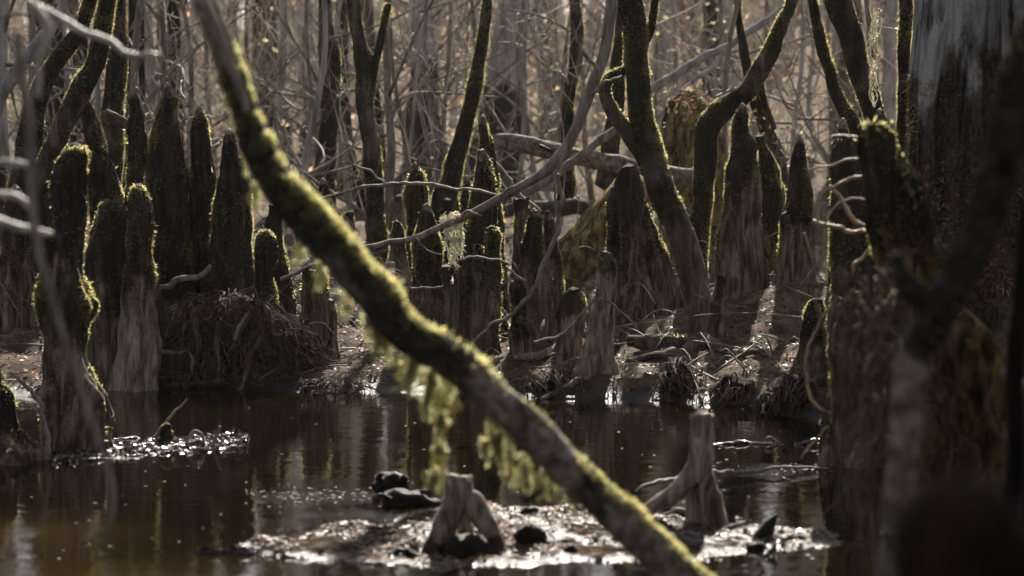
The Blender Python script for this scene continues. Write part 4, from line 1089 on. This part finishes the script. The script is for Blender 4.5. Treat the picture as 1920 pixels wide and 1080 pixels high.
knee([(795, 308, 322), (806, 304, 326), (825, 302, 330), (842, 298, 334)], 'tiny mossy knee poking up through the floating raft', 10.35, mossy=0.7, tip=False, seed=220, shoots=1.6, size=0.008)
RB = [([(1338, 832, 5), (1380, 830, 8), (1420, 832, 8), (1468, 830, 4)], 'glinting stick floating left of the big waterside knee'),
      ([(1430, 832, 4), (1444, 818, 5), (1462, 830, 4)], 'tiny bent twig upright on the glinting stick'),
      ([(1490, 834, 5), (1525, 828, 9), (1550, 834, 6)], 'wet stick touching the foot of the big waterside knee')]
for i, (q, lb) in enumerate(RB):
    limb(q, lb, 'floating_stick', 'stick', onwater(1420, 833)[1], 'wet_stick' if i != 1 else 'twig', seed=230 + i, seg=8, group='sticks near the waterside knee', amp=0.25, nf=30)
# crumbs of leaf and bark on the mud bar, and on the raft
n = 26000
cxs = R.uniform(-0.95, 1.3, n)
cys = R.uniform(7.7, 9.2, n)
hz = barh(cxs, cys)
ok = (hz > -0.004) & (fbm(np.stack([cxs * 5, cys * 7, cxs * 0], 1), 2, 61) > -0.25)
low_ = (hz < 0.009) & (R.random(n) < 0.2)
wv, wq, wa = leaves(np.stack([cxs, cys, hz + 0.004], 1)[(hz > -0.006) & low_], 0.008, 43, flat=0.7)
MB().add(wv, wq, A=wa).build('wet_leaf_crumbs', M['wetleaf'], smooth=False, kind='stuff')
cc = np.stack([cxs, cys, hz + 0.004], 1)[ok & ~low_]
v, q, a = leaves(cc, 0.0075, 3, flat=0.75)
o = MB().add(v, q, A=a).build('leaf_crumbs', M['litter'], smooth=False, kind='stuff')
cc = []
for i in range(2400):
    t = R.uniform(0, 1)
    px_ = 100 + 365 * t
    py_ = np.interp(px_, [100, 230, 465], [858, 846, 826]) + R.normal(0, 7)
    w2 = onwater(px_, py_)
    cc.append([w2[0], w2[1], R.uniform(0.0, 0.014)])
v, q, a = leaves(np.array(cc), 0.013, 4, flat=0.5)
MB().add(v, q, A=a).build('raft_debris', M['wetleaf'], smooth=False, kind='stuff')

CL = [(520, 1022, 34, 14, 'small black clod at the left tip of the mud bar'), (640, 1032, 60, 22, 'flat black clod between the left tip and the short forked stump'),
      (760, 1046, 54, 26, 'black clod at the near edge left of the short forked stump'), (1080, 1040, 50, 26, 'black clod at the near edge touching the mossy bough'),
      (1000, 962, 44, 18, 'small black clod on the far edge of the mud bar behind the round lump'), (1420, 1030, 40, 22, 'black clod at the water edge in front of the pointed shard'),
      (1500, 1012, 30, 16, 'little black clod near the right end of the mud bar')]
for i, (x, y, w_, h_, lb) in enumerate(CL):
    D = onwater(x, y)[1]
    limb([(x - w_ * 0.6, y + 4, h_ * 0.5), (x - w_ * 0.2, y - h_ * 0.2, h_), (x + w_ * 0.2, y - h_ * 0.15, h_ * 0.9), (x + w_ * 0.6, y + 4, h_ * 0.4)], lb, 'mud_clod', 'clod', D, 'wet', seed=400 + i, amp=0.6, nf=36, seg=16, group='clods on the mud bar', wob=0)
SK = [([(560, 1018, 5), (620, 1000, 7), (690, 990, 4)], 'thin stick along the far edge near the left tip of the mud bar'),
      ([(690, 1026, 5), (730, 1012, 6), (775, 1016, 4)], 'short stick lying left of the short forked stump'),
      ([(1040, 1006, 5), (1085, 990, 7), (1130, 986, 4)], 'stick lying right of the round black lump'),
      ([(1255, 1016, 6), (1290, 1004, 8), (1330, 1010, 5)], 'stick lying in front of the wishbone stump'),
      ([(1380, 1022, 5), (1440, 1016, 6), (1480, 1024, 4)], 'thin stick below the pointed shard'),
      ([(1290, 985, 6), (1262, 968, 7), (1240, 976, 5)], 'curled stick between the legs of the wishbone stump'),
      ([(1430, 1040, 6), (1470, 1012, 6), (1490, 1000, 4)], 'thin dark stick tilted up near the right end of the mud bar')]
for i, (q, lb) in enumerate(SK):
    limb([(a, b_ - 3, c) for a, b_, c in q], lb, 'fallen_stick', 'stick', [onwater(a, b_ + 3)[1] for a, b_, c in q], 'twig' if i % 2 else 'wet_stick', seed=420 + i, seg=8, amp=0.2, nf=30, group='sticks on the mud bar')
# shaggy fibres hanging about the right hand roots
sh = MB()
for i in range(360):
    Yd = R.uniform(6.0, 8.6)
    x0 = R.normal(1665, 55)
    y0 = R.uniform(500, 760)
    ln = R.uniform(80, 290)
    pp = [P(x0 + R.normal(0, 14) * f * 2, y0 + ln * f, Yd + R.normal(0, 0.02)) for f in (0, 0.33, 0.66, 1)]
    r0 = R.choice([0.002, 0.0035, 0.006], p=[0.6, 0.3, 0.1])
    v, q, t3, _ = tube(pp, [r0, r0, r0 * 0.8, r0 * 0.4], 5, 10, 0.1, wob=2.0, seed=i)
    sh.add(v, q, t3)
sh.build('shaggy_fibres', M['straw_dark'], kind='stuff')

# specks floating on the water
cc = []
for i in range(420):
    if i < 150:
        w2 = onwater(R.uniform(460, 720), 930 + R.normal(0, 9))
    elif i < 230:
        w2 = onwater(R.uniform(1330, 1560), 884 + R.normal(0, 12))
    else:
        w2 = onwater(R.uniform(0, 1600), 760 + 300 * R.random())
    cc.append([w2[0], w2[1], 0.0035])
v, q, a = leaves(np.array(cc), 0.0075, 33, flat=0.97)
MB().add(v, q, A=a).build('floating_leaves', M['litter'], smooth=False, kind='stuff')

# ------------------------------------------------------------------ hanging mosses
def hang(cols, label, name, Y, material, size, dens, seed, cat='hanging moss', strands=True, group=None):
    """cols: (x, top y, bottom y, half width) in photo pixels"""
    rg = np.random.default_rng(seed)
    top = P(cols[0][0], cols[0][1], Y)
    root = thing(name, label, cat, top, group)
    pts = []
    if material == 'moss_hang':
        cols = [(x, y0, y1, hw * 0.68) for x, y0, y1, hw in cols]
        dens = dens * 1.3
    for x, y0, y1, hw in cols:
        n_ = int(dens * (y1 - y0) * hw / 100)
        t = rg.random(n_) ** 0.85
        py = y0 + (y1 - y0) * t
        sway = hw * 0.35 * np.sin(t * 5 + seed)
        wid = hw * (1.0 - 0.75 * t) * (0.6 + 0.5 * np.sin(t * 17 + x) ** 2)
        px = x + sway + rg.normal(0, 0.5, n_) * wid
        gate_ = vn(np.stack([px * 0.075, py * 0.045, py * 0 + seed], 1), 91) + rg.normal(0, 0.18, n_) > -0.12
        for a, b in zip(px[gate_], py[gate_]):
            p = P(a, b, Y)
            p[1] += rg.normal(0, 0.4) * hw * Y / F
            pts.append(p)
    v, q, a = leaves(np.array(pts), size, seed, asp=0.25)
    MB().add(v, q, A=a).build('moss_tuft', M[material], root, smooth=False)
    if strands:
        mb_ = MB()
        for x, y0, y1, hw in cols:
            for k in range(max(5, int(hw * 1.1))):
                px = x + rg.normal(0, 0.45) * hw
                yb = y0 + (y1 - y0) * rg.uniform(0.5, 1.0)
                ya = y0 + (yb - y0) * rg.uniform(0, 0.35)
                pp = [P(px + rg.normal(0, hw * 0.6) * (f + 0.3), ya + (yb - ya) * f, Y) for f in (0, 0.25, 0.5, 0.75, 1.0)]
                vv, qq, tt, _ = tube(pp, [0.0008 * Y / 6] * 5, 4, 14, 0.1)
                mb_.add(vv, qq, tt, rg.random(len(vv)))
        mb_.build('moss_strand', M[material], root)
    return root


hang([(770, 660, 740, 34), (805, 690, 790, 26), (838, 710, 800, 20)], 'thick yellow moss clump hanging under the middle of the bough', 'hanging_moss', 6.02, 'moss_hang', 0.0065, 121, 1)
hang([(826, 770, 850, 16), (822, 830, 905, 20), (816, 880, 920, 22)], 'longest yellow moss streamer dangling over the water', 'hanging_moss', 6.02, 'moss_hang', 0.0065, 132, 2)
hang([(925, 755, 850, 16), (912, 820, 875, 16), (940, 800, 890, 14)], 'ragged moss streamer hanging under the bough right of the longest streamer', 'hanging_moss', 6.0, 'moss_hang', 0.0065, 110, 3)
hang([(985, 850, 925, 26), (1030, 870, 940, 24), (960, 820, 920, 18), (1075, 900, 960, 20)], 'thin wispy moss fringe under the lower bough above the mud bar', 'hanging_moss', 6.0, 'moss_hang', 0.0065, 48, 4)
hang([(705, 600, 660, 26), (690, 590, 640, 20), (730, 630, 690, 24)], 'small moss clump under the bough just above the water edge', 'hanging_moss', 6.02, 'moss_hang', 0.0065, 88, 5)
hang([(462, 250, 330, 12), (478, 330, 400, 12), (440, 190, 240, 9)], 'thin moss fringe along the left edge of the upper bough', 'hanging_moss', 6.02, 'moss_hang', 0.0065, 70, 11)
hang([(560, 450, 500, 16), (600, 490, 545, 18), (648, 545, 600, 18)], 'soft moss fringe under the bough above the flat topped stub', 'hanging_moss', 6.02, 'moss_hang', 0.0065, 70, 12)
hang([(845, 398, 445, 17), (852, 425, 532, 9), (836, 404, 470, 6), (866, 414, 500, 6), (858, 396, 455, 10), (846, 440, 500, 6), (828, 404, 430, 5)], 'pale beard moss hanging from the curved grey branch over the middle knees', 'beard_moss', 11.6, 'beard', 0.006, 80, 6)
hang([(612, 365, 420, 14), (606, 370, 400, 12)], 'small pale beard moss on the small pale tipped knee', 'beard_moss', 16.2, 'beard', 0.006, 64, 7)
hang([(1640, 10, 130, 10), (1638, 100, 200, 8)], 'bright white beard moss strand at upper right beside the leaning tree', 'beard_moss', 12.9, 'beard', 0.006, 96, 8)
hang([(478, 150, 175, 8), (472, 130, 170, 7)], 'small beard moss wisp right of the upper bough', 'beard_moss', 18.0, 'beard', 0.012, 40, 9)

# ------------------------------------------------------------------ litter on the bank
n = 26000
px_ = R.uniform(-60, 1650, n)
lx = R.uniform(-3.0, 2.2, n)
ly = 11.7 + R.random(n) ** 1.4 * 7
lh = H(lx, ly)
ok = lh > 0.02
v, q, a = leaves(np.stack([lx, ly, lh + 0.006], 1)[ok], 0.014, 5, flat=0.65, asp=0.3)
MB().add(v, q, A=a).build('leaf_litter', M['litter'], smooth=False, kind='stuff')

tw = MB()
for i in range(420):
    x_ = R.uniform(-3.0, 2.0)
    y_ = 11.9 + R.random() ** 1.5 * 7
    if Hf(x_, y_) < 0.03:
        continue
    an = R.uniform(0, 2 * math.pi)
    L = R.uniform(0.06, 0.45)
    pp = []
    for f in (0, 0.5, 1):
        xx_, yy_ = x_ + math.cos(an) * L * f + R.normal(0, 0.015), y_ + math.sin(an) * L * f
        pp.append([xx_, yy_, Hf(xx_, yy_) + 0.008 + (R.uniform(0, 0.10) if f else 0)])
    r0 = R.uniform(0.0015, 0.006)
    v, q, t3, _ = tube(pp, [r0, r0 * 0.8, r0 * 0.4], 5, 7, 0.1)
    tw.add(v, q, t3)
tw.build('twig_litter', M['twig'], kind='stuff')
ug = MB()
for i in range(260):
    x_ = R.uniform(-2.6, 2.2)
    y_ = R.uniform(12.6, 17.5)
    z_ = max(Hf(x_, y_), 0.02)
    L = R.uniform(0.25, 0.9)
    d_ = np.array([R.normal(0, 0.6), R.normal(0, 0.4), R.uniform(0.1, 1.0)])
    p0 = np.array([x_, y_, z_ + R.uniform(0, 0.15)])
    p1 = p0 + d_ * L * 0.5 + R.normal(0, 0.05, 3)
    p2 = p0 + d_ * L + R.normal(0, 0.1, 3)
    r0 = R.uniform(0.0012, 0.0035)
    v, q, t3, _ = tube([p0, p1, p2], [r0, r0 * 0.8, r0 * 0.4], 5, 9, 0.1)
    ug.add(v, q, t3)
ug.build('undergrowth_twigs', M['twig'], kind='stuff')

# ------------------------------------------------------------------ the wood behind
LAND = []


def trunk_tree(px0, w0, D, base_w, label, material='trunk', lean=0, seed=0, name='bare_tree', height=9.0, darkz=0.9, limbs=5, moss=0.0, group='trees in the wood behind', px_base=None):
    rg = np.random.default_rng(seed + 700)
    pb = px0 if px_base is None else px_base
    xb = (pb - 960) / F * D
    xt = (px0 - 960) / F * D
    zb = Hf(xb, D)
    ztop = P(px0, 0, D)[2]
    s = D / F
    H2 = zb + height
    sl_ = (xt - xb) / max(ztop - zb, 0.3)
    pth, rd = [], []
    for f in (0, 0.03, 0.08, 0.16, 0.3, 0.5, 0.75, 1.0):
        z = zb - 0.15 + f * (H2 - zb)
        zz_ = z - zb
        xx = xb + sl_ * zz_ * (1 if z < ztop + 1 else 1) + rg.normal(0, 0.02) * (1 + f * 6)
        r_ = (w0 / 2 * s) * (1 - 0.5 * f) + (base_w - w0) / 2 * s * math.exp(-zz_ / 0.55)
        pth.append([xx, D + rg.normal(0, 0.03) * (1 + f * 5), z])
        rd.append(max(r_, 0.004))
    big = w0 > 22
    V, Q, T, t = tube(pth, rd, 26 if big else 10, 120 if big else 60, 0.06, 5, flute=0.16 if big else 0, nfl=9, seed=seed, fend=1)
    zrel = V[:, 2] - zb
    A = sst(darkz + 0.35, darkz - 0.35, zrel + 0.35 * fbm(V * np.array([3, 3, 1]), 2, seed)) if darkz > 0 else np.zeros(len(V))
    root = thing(name, label, 'tree', (xb, D, zb), group)
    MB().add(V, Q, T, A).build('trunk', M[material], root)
    cr_ = MB()
    pth = np.array(pth)
    for i in range(limbs):
        f = rg.uniform(0.04, 0.22) if i < limbs * 0.6 else rg.uniform(0.25, 0.95)
        z = zb + f * height
        k = np.array([np.interp(z, pth[:, 2], pth[:, c]) for c in (0, 1)])
        an = rg.uniform(0, 2 * math.pi)
        L = rg.uniform(0.5, 1.6) * (1 if big else 0.7)
        p0 = np.array([k[0], k[1], z])
        dr = np.array([math.cos(an), math.sin(an) * 0.6, rg.uniform(0.1, 1.0)])
        p1 = p0 + dr * L * 0.5 + rg.normal(0, 0.08, 3)
        p2 = p0 + dr * L + rg.normal(0, 0.15, 3) + [0, 0, rg.uniform(-0.1, 0.25)]
        r0 = min(rg.uniform(0.008, 0.018), 0.7 * np.interp(z, pth[:, 2], rd))
        v, q, t3, _ = tube([p0, p1, p2], [r0, r0 * 0.7, r0 * 0.3], 6, 10, 0.05)
        cr_.add(v, q, t3)
        for j in range(3):
            s0 = p1 + (p2 - p1) * rg.random()
            e = s0 + rg.normal(0, 0.3, 3) * L * 0.6 + [0, 0, 0.1]
            v, q, t3, _ = tube([s0, (s0 + e) / 2 + rg.normal(0, 0.04, 3), e], [r0 * 0.45, r0 * 0.3, r0 * 0.15], 4, 6, 0)
            cr_.add(v, q, t3)
    if limbs:
        cr_.build('crown', M['twig'], root)
    return root


TR = [
    (104, 40, 21, 90, 'dark mossy trunk seen between the two black leaning trees', 'trunk_moss', 8.0, 0),
    (62, 34, 24, 80, 'dark trunk at top left behind the pale grey slanting trunk', 'trunk_moss', 8.0, 0),
    (250, 30, 18.5, 70, 'black trunk behind the pale sapling over the narrow pointed knee', 'trunk_moss', 8.0, 0),
    (330, 26, 22, 70, 'black trunk directly behind the tallest black knee', 'trunk_moss', 8.0, 0),
    (640, 24, 24, 80, 'dark slim trunk between the spindle trunk and the mossy pole tree', 'trunk_moss', 8.0, 0),
    (1330, 26, 28, 70, 'dark trunk between the hazy trunk and the long propped pole', 'trunk_moss', 8.0, 0),
    (795, 44, 25, 120, 'straight pale grey cypress trunk with black flared foot, upper centre left', 'trunk', 1.15, 0),
    (935, 60, 23.5, 170, 'widest pale grey green cypress trunk at upper centre', 'trunk', 1.0, 0),
    (1032, 44, 34, 60, 'reddish brown trunk between the widest pale trunk and the curved branch', 'trunk_red', 0.0, 0),
    (505, 46, 29, 110, 'broad grey brown trunk right of the upper bough', 'trunk_red', 1.0, 0),
    (345, 40, 36, 60, 'hazy grey trunk left of the upper bough', 'trunk', 0.3, 0),
    (1240, 34, 30, 60, 'pale grey trunk just right of the large mossy tree', 'trunk', 0.2, 0),
    (1302, 44, 42, 60, 'hazy dark trunk at top between the large tree and the elbow tree', 'trunk_red', 0.2, 0),
    (1352, 34, 38, 50, 'hazy trunk seen through the elbow of the bent tree', 'trunk', 0.0, 0),
    (700, 32, 22, 64, 'dark trunk with black foot right behind the mossy pole tree', 'trunk_red', 1.5, 0),
    (860, 26, 40, 40, 'faint grey trunk between the two pale cypress trunks', 'trunk', 0.0, 0),
    (585, 30, 33, 50, 'grey trunk with dark foot left of the spindle trunk', 'trunk', 0.8, 0),
    (1120, 26, 36, 40, 'faint grey trunk behind the top of the curved branch', 'trunk', 0.0, 0),
    (440, 34, 40, 44, 'faint brown trunk behind the upper bough', 'trunk_red', 0.0, 0),
    (1465, 30, 40, 46, 'faint trunk left of the slim leaning mossy tree', 'trunk', 0.0, 0),
    (1590, 40, 28, 60, 'grey brown trunk behind the leaning dark mossy tree', 'trunk_red', 0.3, 0),
    (1660, 24, 26, 40, 'grey trunk between the beard moss strand and the straight thin stem', 'trunk', 0.2, 0),
    (150, 34, 22, 60, 'dark trunk behind the two black leaning trees', 'trunk_red', 1.4, 0),
    (25, 24, 16, 50, 'grey trunk with black foot at the far left edge', 'trunk', 0.6, 0),
    (280, 26, 20, 40, 'pale thin trunk rising behind the narrow pointed knee', 'trunk', 0.2, 0),
]
for i, (px0, w0, D, bw, lb, mt, dz, ln) in enumerate(TR):
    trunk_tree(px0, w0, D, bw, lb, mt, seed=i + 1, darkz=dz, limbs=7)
# slim pole saplings that stand out
SAP = [
    (540, 15, 21, 552, 'pale straight sapling right of the upper bough'),
    (726, 15, 17.5, 722, 'tan pole sapling rising left of the straight pale grey trunk'),
    (755, 9, 18, 770, 'thin sapling just right of the tan pole sapling'),
    (604, 12, 18, 560, 'grey sapling leaning right above the small pale tipped knee'),
    (575, 9, 20, 596, 'thin sapling leaning left beside the grey leaning sapling'),
    (1000, 12, 22, 1004, 'grey sapling at right edge of the widest pale trunk'),
    (988, 8, 20, 970, 'thin sapling in front of the right side of the widest pale trunk'),
    (262, 16, 17, 240, 'pale grey sapling leaning right over the narrow pointed knee'),
    (300, 13, 18, 330, 'pale sapling leaning left over the tallest black knee'),
    (212, 11, 16, 196, 'thin pale sapling in front of the black upright trunk'),
    (320, 8, 20, 312, 'thin sapling directly above the tallest black knee'),
    (405, 10, 24, 398, 'grey sapling rising behind the slim black knee'),
    (648, 10, 20, 652, 'thin pale sapling left of the mossy pole tree'),
    (838, 9, 21, 846, 'thin pale sapling right of the straight pale grey trunk'),
    (1100, 10, 20, 1108, 'thin sapling beside the thin mossy tree'),
    (1275, 10, 20, 1262, 'thin sapling above the massive ochre stump'),
    (1388, 10, 17, 1362, 'grey whip sapling crossing in front of the elbow tree'),
    (1330, 9, 22, 1340, 'thin sapling behind the elbow of the bent tree'),
    (1500, 9, 20, 1490, 'thin sapling above the pointed black knee'),
    (1618, 12, 16, 1640, 'grey sapling between the leaning tree and beard moss strand'),
    (60, 10, 17, 44, 'thin grey sapling near the top left corner'),
    (118, 9, 18, 130, 'thin sapling behind the bends of the black leaning trees'),
    (470, 10, 24, 466, 'thin sapling touching right side of the upper bough'),
    (1548, 8, 22, 1556, 'thin sapling behind the slim leaning mossy tree'),
    (1190, 9, 22, 1180, 'thin sapling directly behind the large mossy tree'),
]
SAP += [
    (625, 8, 23, 622, 'thin sapling between the spindle trunk and the mossy pole tree'),
    (555, 7, 25, 566, 'thin whip just right of the pale straight sapling'),
    (770, 7, 20, 752, 'thin whip crossing the left side of the straight pale grey trunk'),
    (815, 8, 20, 822, 'thin whip crossing the right side of the straight pale grey trunk'),
    (872, 9, 22, 862, 'thin sapling just left of the black tree leaning right'),
    (1015, 8, 24, 1030, 'thin whip crossing the left side of the reddish brown trunk'),
    (1055, 9, 21, 1048, 'thin sapling just right of the reddish brown trunk'),
    (355, 10, 19, 350, 'thin pale sapling above the slim black knee'),
    (240, 9, 19, 252, 'thin sapling rising directly behind the narrow pointed knee'),
    (1220, 8, 26, 1232, 'thin sapling crossing the pale grey trunk beside the large mossy tree'),
    (1425, 8, 24, 1418, 'thin sapling behind the top of the elbow tree'),
    (1530, 8, 26, 1520, 'thin pale sapling left of the slim leaning mossy tree'),
]
for i, (px0, w0, D, pb, lb) in enumerate(SAP):
    trunk_tree(px0, w0, D, w0 * 1.6, lb, 'twig' if i % 3 else 'trunk', seed=100 + i, darkz=0.25 if i % 2 else 0, limbs=8, name='sapling', height=5.5, group='bare saplings behind the knees', px_base=pb)

# brush and leaves between and behind the trunks
def brush(n, y0, y1, zmax, rmin, rmax, lmin, lmax, seed):
    rg = np.random.default_rng(seed)
    mb_ = MB()
    y = rg.uniform(y0, y1, n)
    x = rg.uniform(-0.25, 0.25, n) * y
    z0 = H(x, y) + rg.random(n) ** 1.6 * zmax
    d = rg.normal(0, 1, (n, 3)) * np.array([0.5, 0.4, 0.5]) + np.array([0, 0, 0.85])
    d /= np.linalg.norm(d, axis=1)[:, None]
    L = rg.uniform(lmin, lmax, n)[:, None]
    r = rg.uniform(rmin, rmax, n)[:, None]
    p0 = np.stack([x, y, z0], 1)
    bend = rg.normal(0, 0.12, (n, 3)) * L
    ring = []
    for f, k in ((0, 1), (0.35, 0.8), (0.7, 0.55), (1.0, 0.2)):
        c = p0 + d * L * f + bend * math.sin(f * 2.6)
        s1 = np.cross(d, [0.3, 1, 0.2])
        s1 /= np.linalg.norm(s1, axis=1)[:, None]
        s2 = np.cross(d, s1)
        for a in range(3):
            an = a * 2.094
            ring.append(c + (s1 * math.cos(an) + s2 * math.sin(an)) * r * k)
    V = np.stack(ring, 1).reshape(-1, 3)
    qs = []
    for k in range(3):
        for a in range(3):
            qs.append([k * 3 + a, k * 3 + (a + 1) % 3, k * 3 + 3 + (a + 1) % 3, k * 3 + 3 + a])
    Q = (np.arange(n)[:, None, None] * 12 + np.array(qs)[None]).reshape(-1, 4)
    return mb_.add(V, Q, A=np.repeat(rg.random(n), 12))


b1 = brush(3200, 17, 32, 2.2, 0.0012, 0.0045, 0.4, 1.6, 301)
V1, Q1, T1, A1 = brush(15000, 30, 72, 9.0, 0.003, 0.012, 0.6, 2.4, 302).arrays()
b1.add(V1, Q1, A=A1)
b1.build('brush_thicket', M['brush'], kind='stuff')
n = 150000
yy = 22 + 55 * R.random(n) ** 0.8
xx = R.uniform(-0.25, 0.25, n) * yy
zz2 = H(xx, yy) + R.random(n) ** 1.5 * 9
gate = vn(np.stack([xx * 0.5, yy * 0.3, zz2 * 0.6], 1), 12) + R.normal(0, 0.2, n) > 0.0
v, q, a = leaves(np.stack([xx, yy, zz2], 1)[gate], 0.032, 9)
MB().add(v, q, A=a).build('withered_leaves', M['leaf'], smooth=False, kind='stuff')
# far trunks that read as one mass
fw = MB()
rg = np.random.default_rng(55)
for i in range(150):
    D = rg.uniform(48, 85)
    x = rg.uniform(-0.26, 0.26) * D
    z = Hf(x, D)
    r = rg.uniform(0.08, 0.32)
    v, q, t3, _ = tube([[x, D, z - 0.3], [x + rg.normal(0, 0.2), D, z + 5], [x + rg.normal(0, 0.6), D, z + 16]], [r * 1.3, r, r * 0.6], 8, 12, 0.05)
    fw.add(v, q, t3, 0.0)
fw.build('far_wood', M['trunk'], kind='stuff')
# unseen wood added behind and beside the viewer to cut the sky fill
sw = MB()
for i in range(70):
    an = rg.uniform(-0.15 * math.pi, 1.15 * math.pi)
    dd = rg.uniform(14, 30)
    x, y = dd * math.cos(an), 3 - dd * math.sin(an)
    z = max(Hf(x, y), -0.3)
    r = rg.uniform(0.12, 0.4)
    v, q, t3, _ = tube([[x, y, z - 0.3], [x + rg.normal(0, 0.2), y, z + 6], [x + rg.normal(0, 0.6), y, z + 18]], [r * 1.4, r, r * 0.5], 8, 12, 0.05)
    sw.add(v, q, t3, 0.0)
sw.build('added_shade_wood', M['trunk_red'], kind='stuff')
n = 13000
an = R.uniform(-0.15 * math.pi, 1.15 * math.pi, n)
dd = R.uniform(14, 32, n)
cl = np.stack([dd * np.cos(an), 3 - dd * np.sin(an), R.uniform(0.3, 19, n)], 1)
v, q, a = leaves(cl, 0.26, 21)
MB().add(v, q, A=a * 0.4).build('added_shade_evergreen', M['evergreen'], smooth=False, kind='stuff')  # unseen foliage added to keep the knees' near sides dark
# brown ferns on the big stump and rusty sprays beside it
cen = []
for c_, sp, k in (((1262, 185), (26, 16), 260), ((1310, 195), (28, 14), 220), ((1250, 215), (10, 14), 90), ((1420, 215), (30, 20), 120), ((1540, 130), (50, 30), 260), ((1270, 95), (6, 20), 60), ((1500, 240), (40, 20), 160)):
    for _ in range(int(k * 0.3)):
        cen.append(P(c_[0] + R.normal(0, sp[0]), c_[1] + R.normal(0, sp[1]), 17.0 + R.normal(0, 0.25)))
v, q, a = leaves(np.array(cen), 0.016, 12)
MB().add(v, q, A=a).build('rusty_leaves', M['needle'], smooth=False, kind='stuff')

# ------------------------------------------------------------------ the air
hz_ = MB()
bx0, bx1, by0, by1, bz0, bz1 = -91.0, 91.0, -41.0, 181.0, -2.5, 26.0
hz_.add([[bx0, by0, bz0], [bx1, by0, bz0], [bx1, by1, bz0], [bx0, by1, bz0], [bx0, by0, bz1], [bx1, by0, bz1], [bx1, by1, bz1], [bx0, by1, bz1]],
        [[0, 3, 2, 1], [4, 5, 6, 7], [0, 1, 5, 4], [1, 2, 6, 5], [2, 3, 7, 6], [3, 0, 4, 7]])
mh = bpy.data.materials.new('haze_air')
mh.use_nodes = True
mt_ = mh.node_tree
mt_.nodes.remove(mt_.nodes['Principled BSDF'])
pv = mt_.nodes.new('ShaderNodeVolumePrincipled')
pv.inputs['Color'].default_value = (0.86, 0.86, 0.88, 1)
pv.inputs['Density'].default_value = 0.0002
pv.inputs['Anisotropy'].default_value = 0.3
mt_.links.new(pv.outputs[0], mt_.nodes['Material Output'].inputs['Volume'])
hz_.build('haze', mh, smooth=False, kind='stuff')
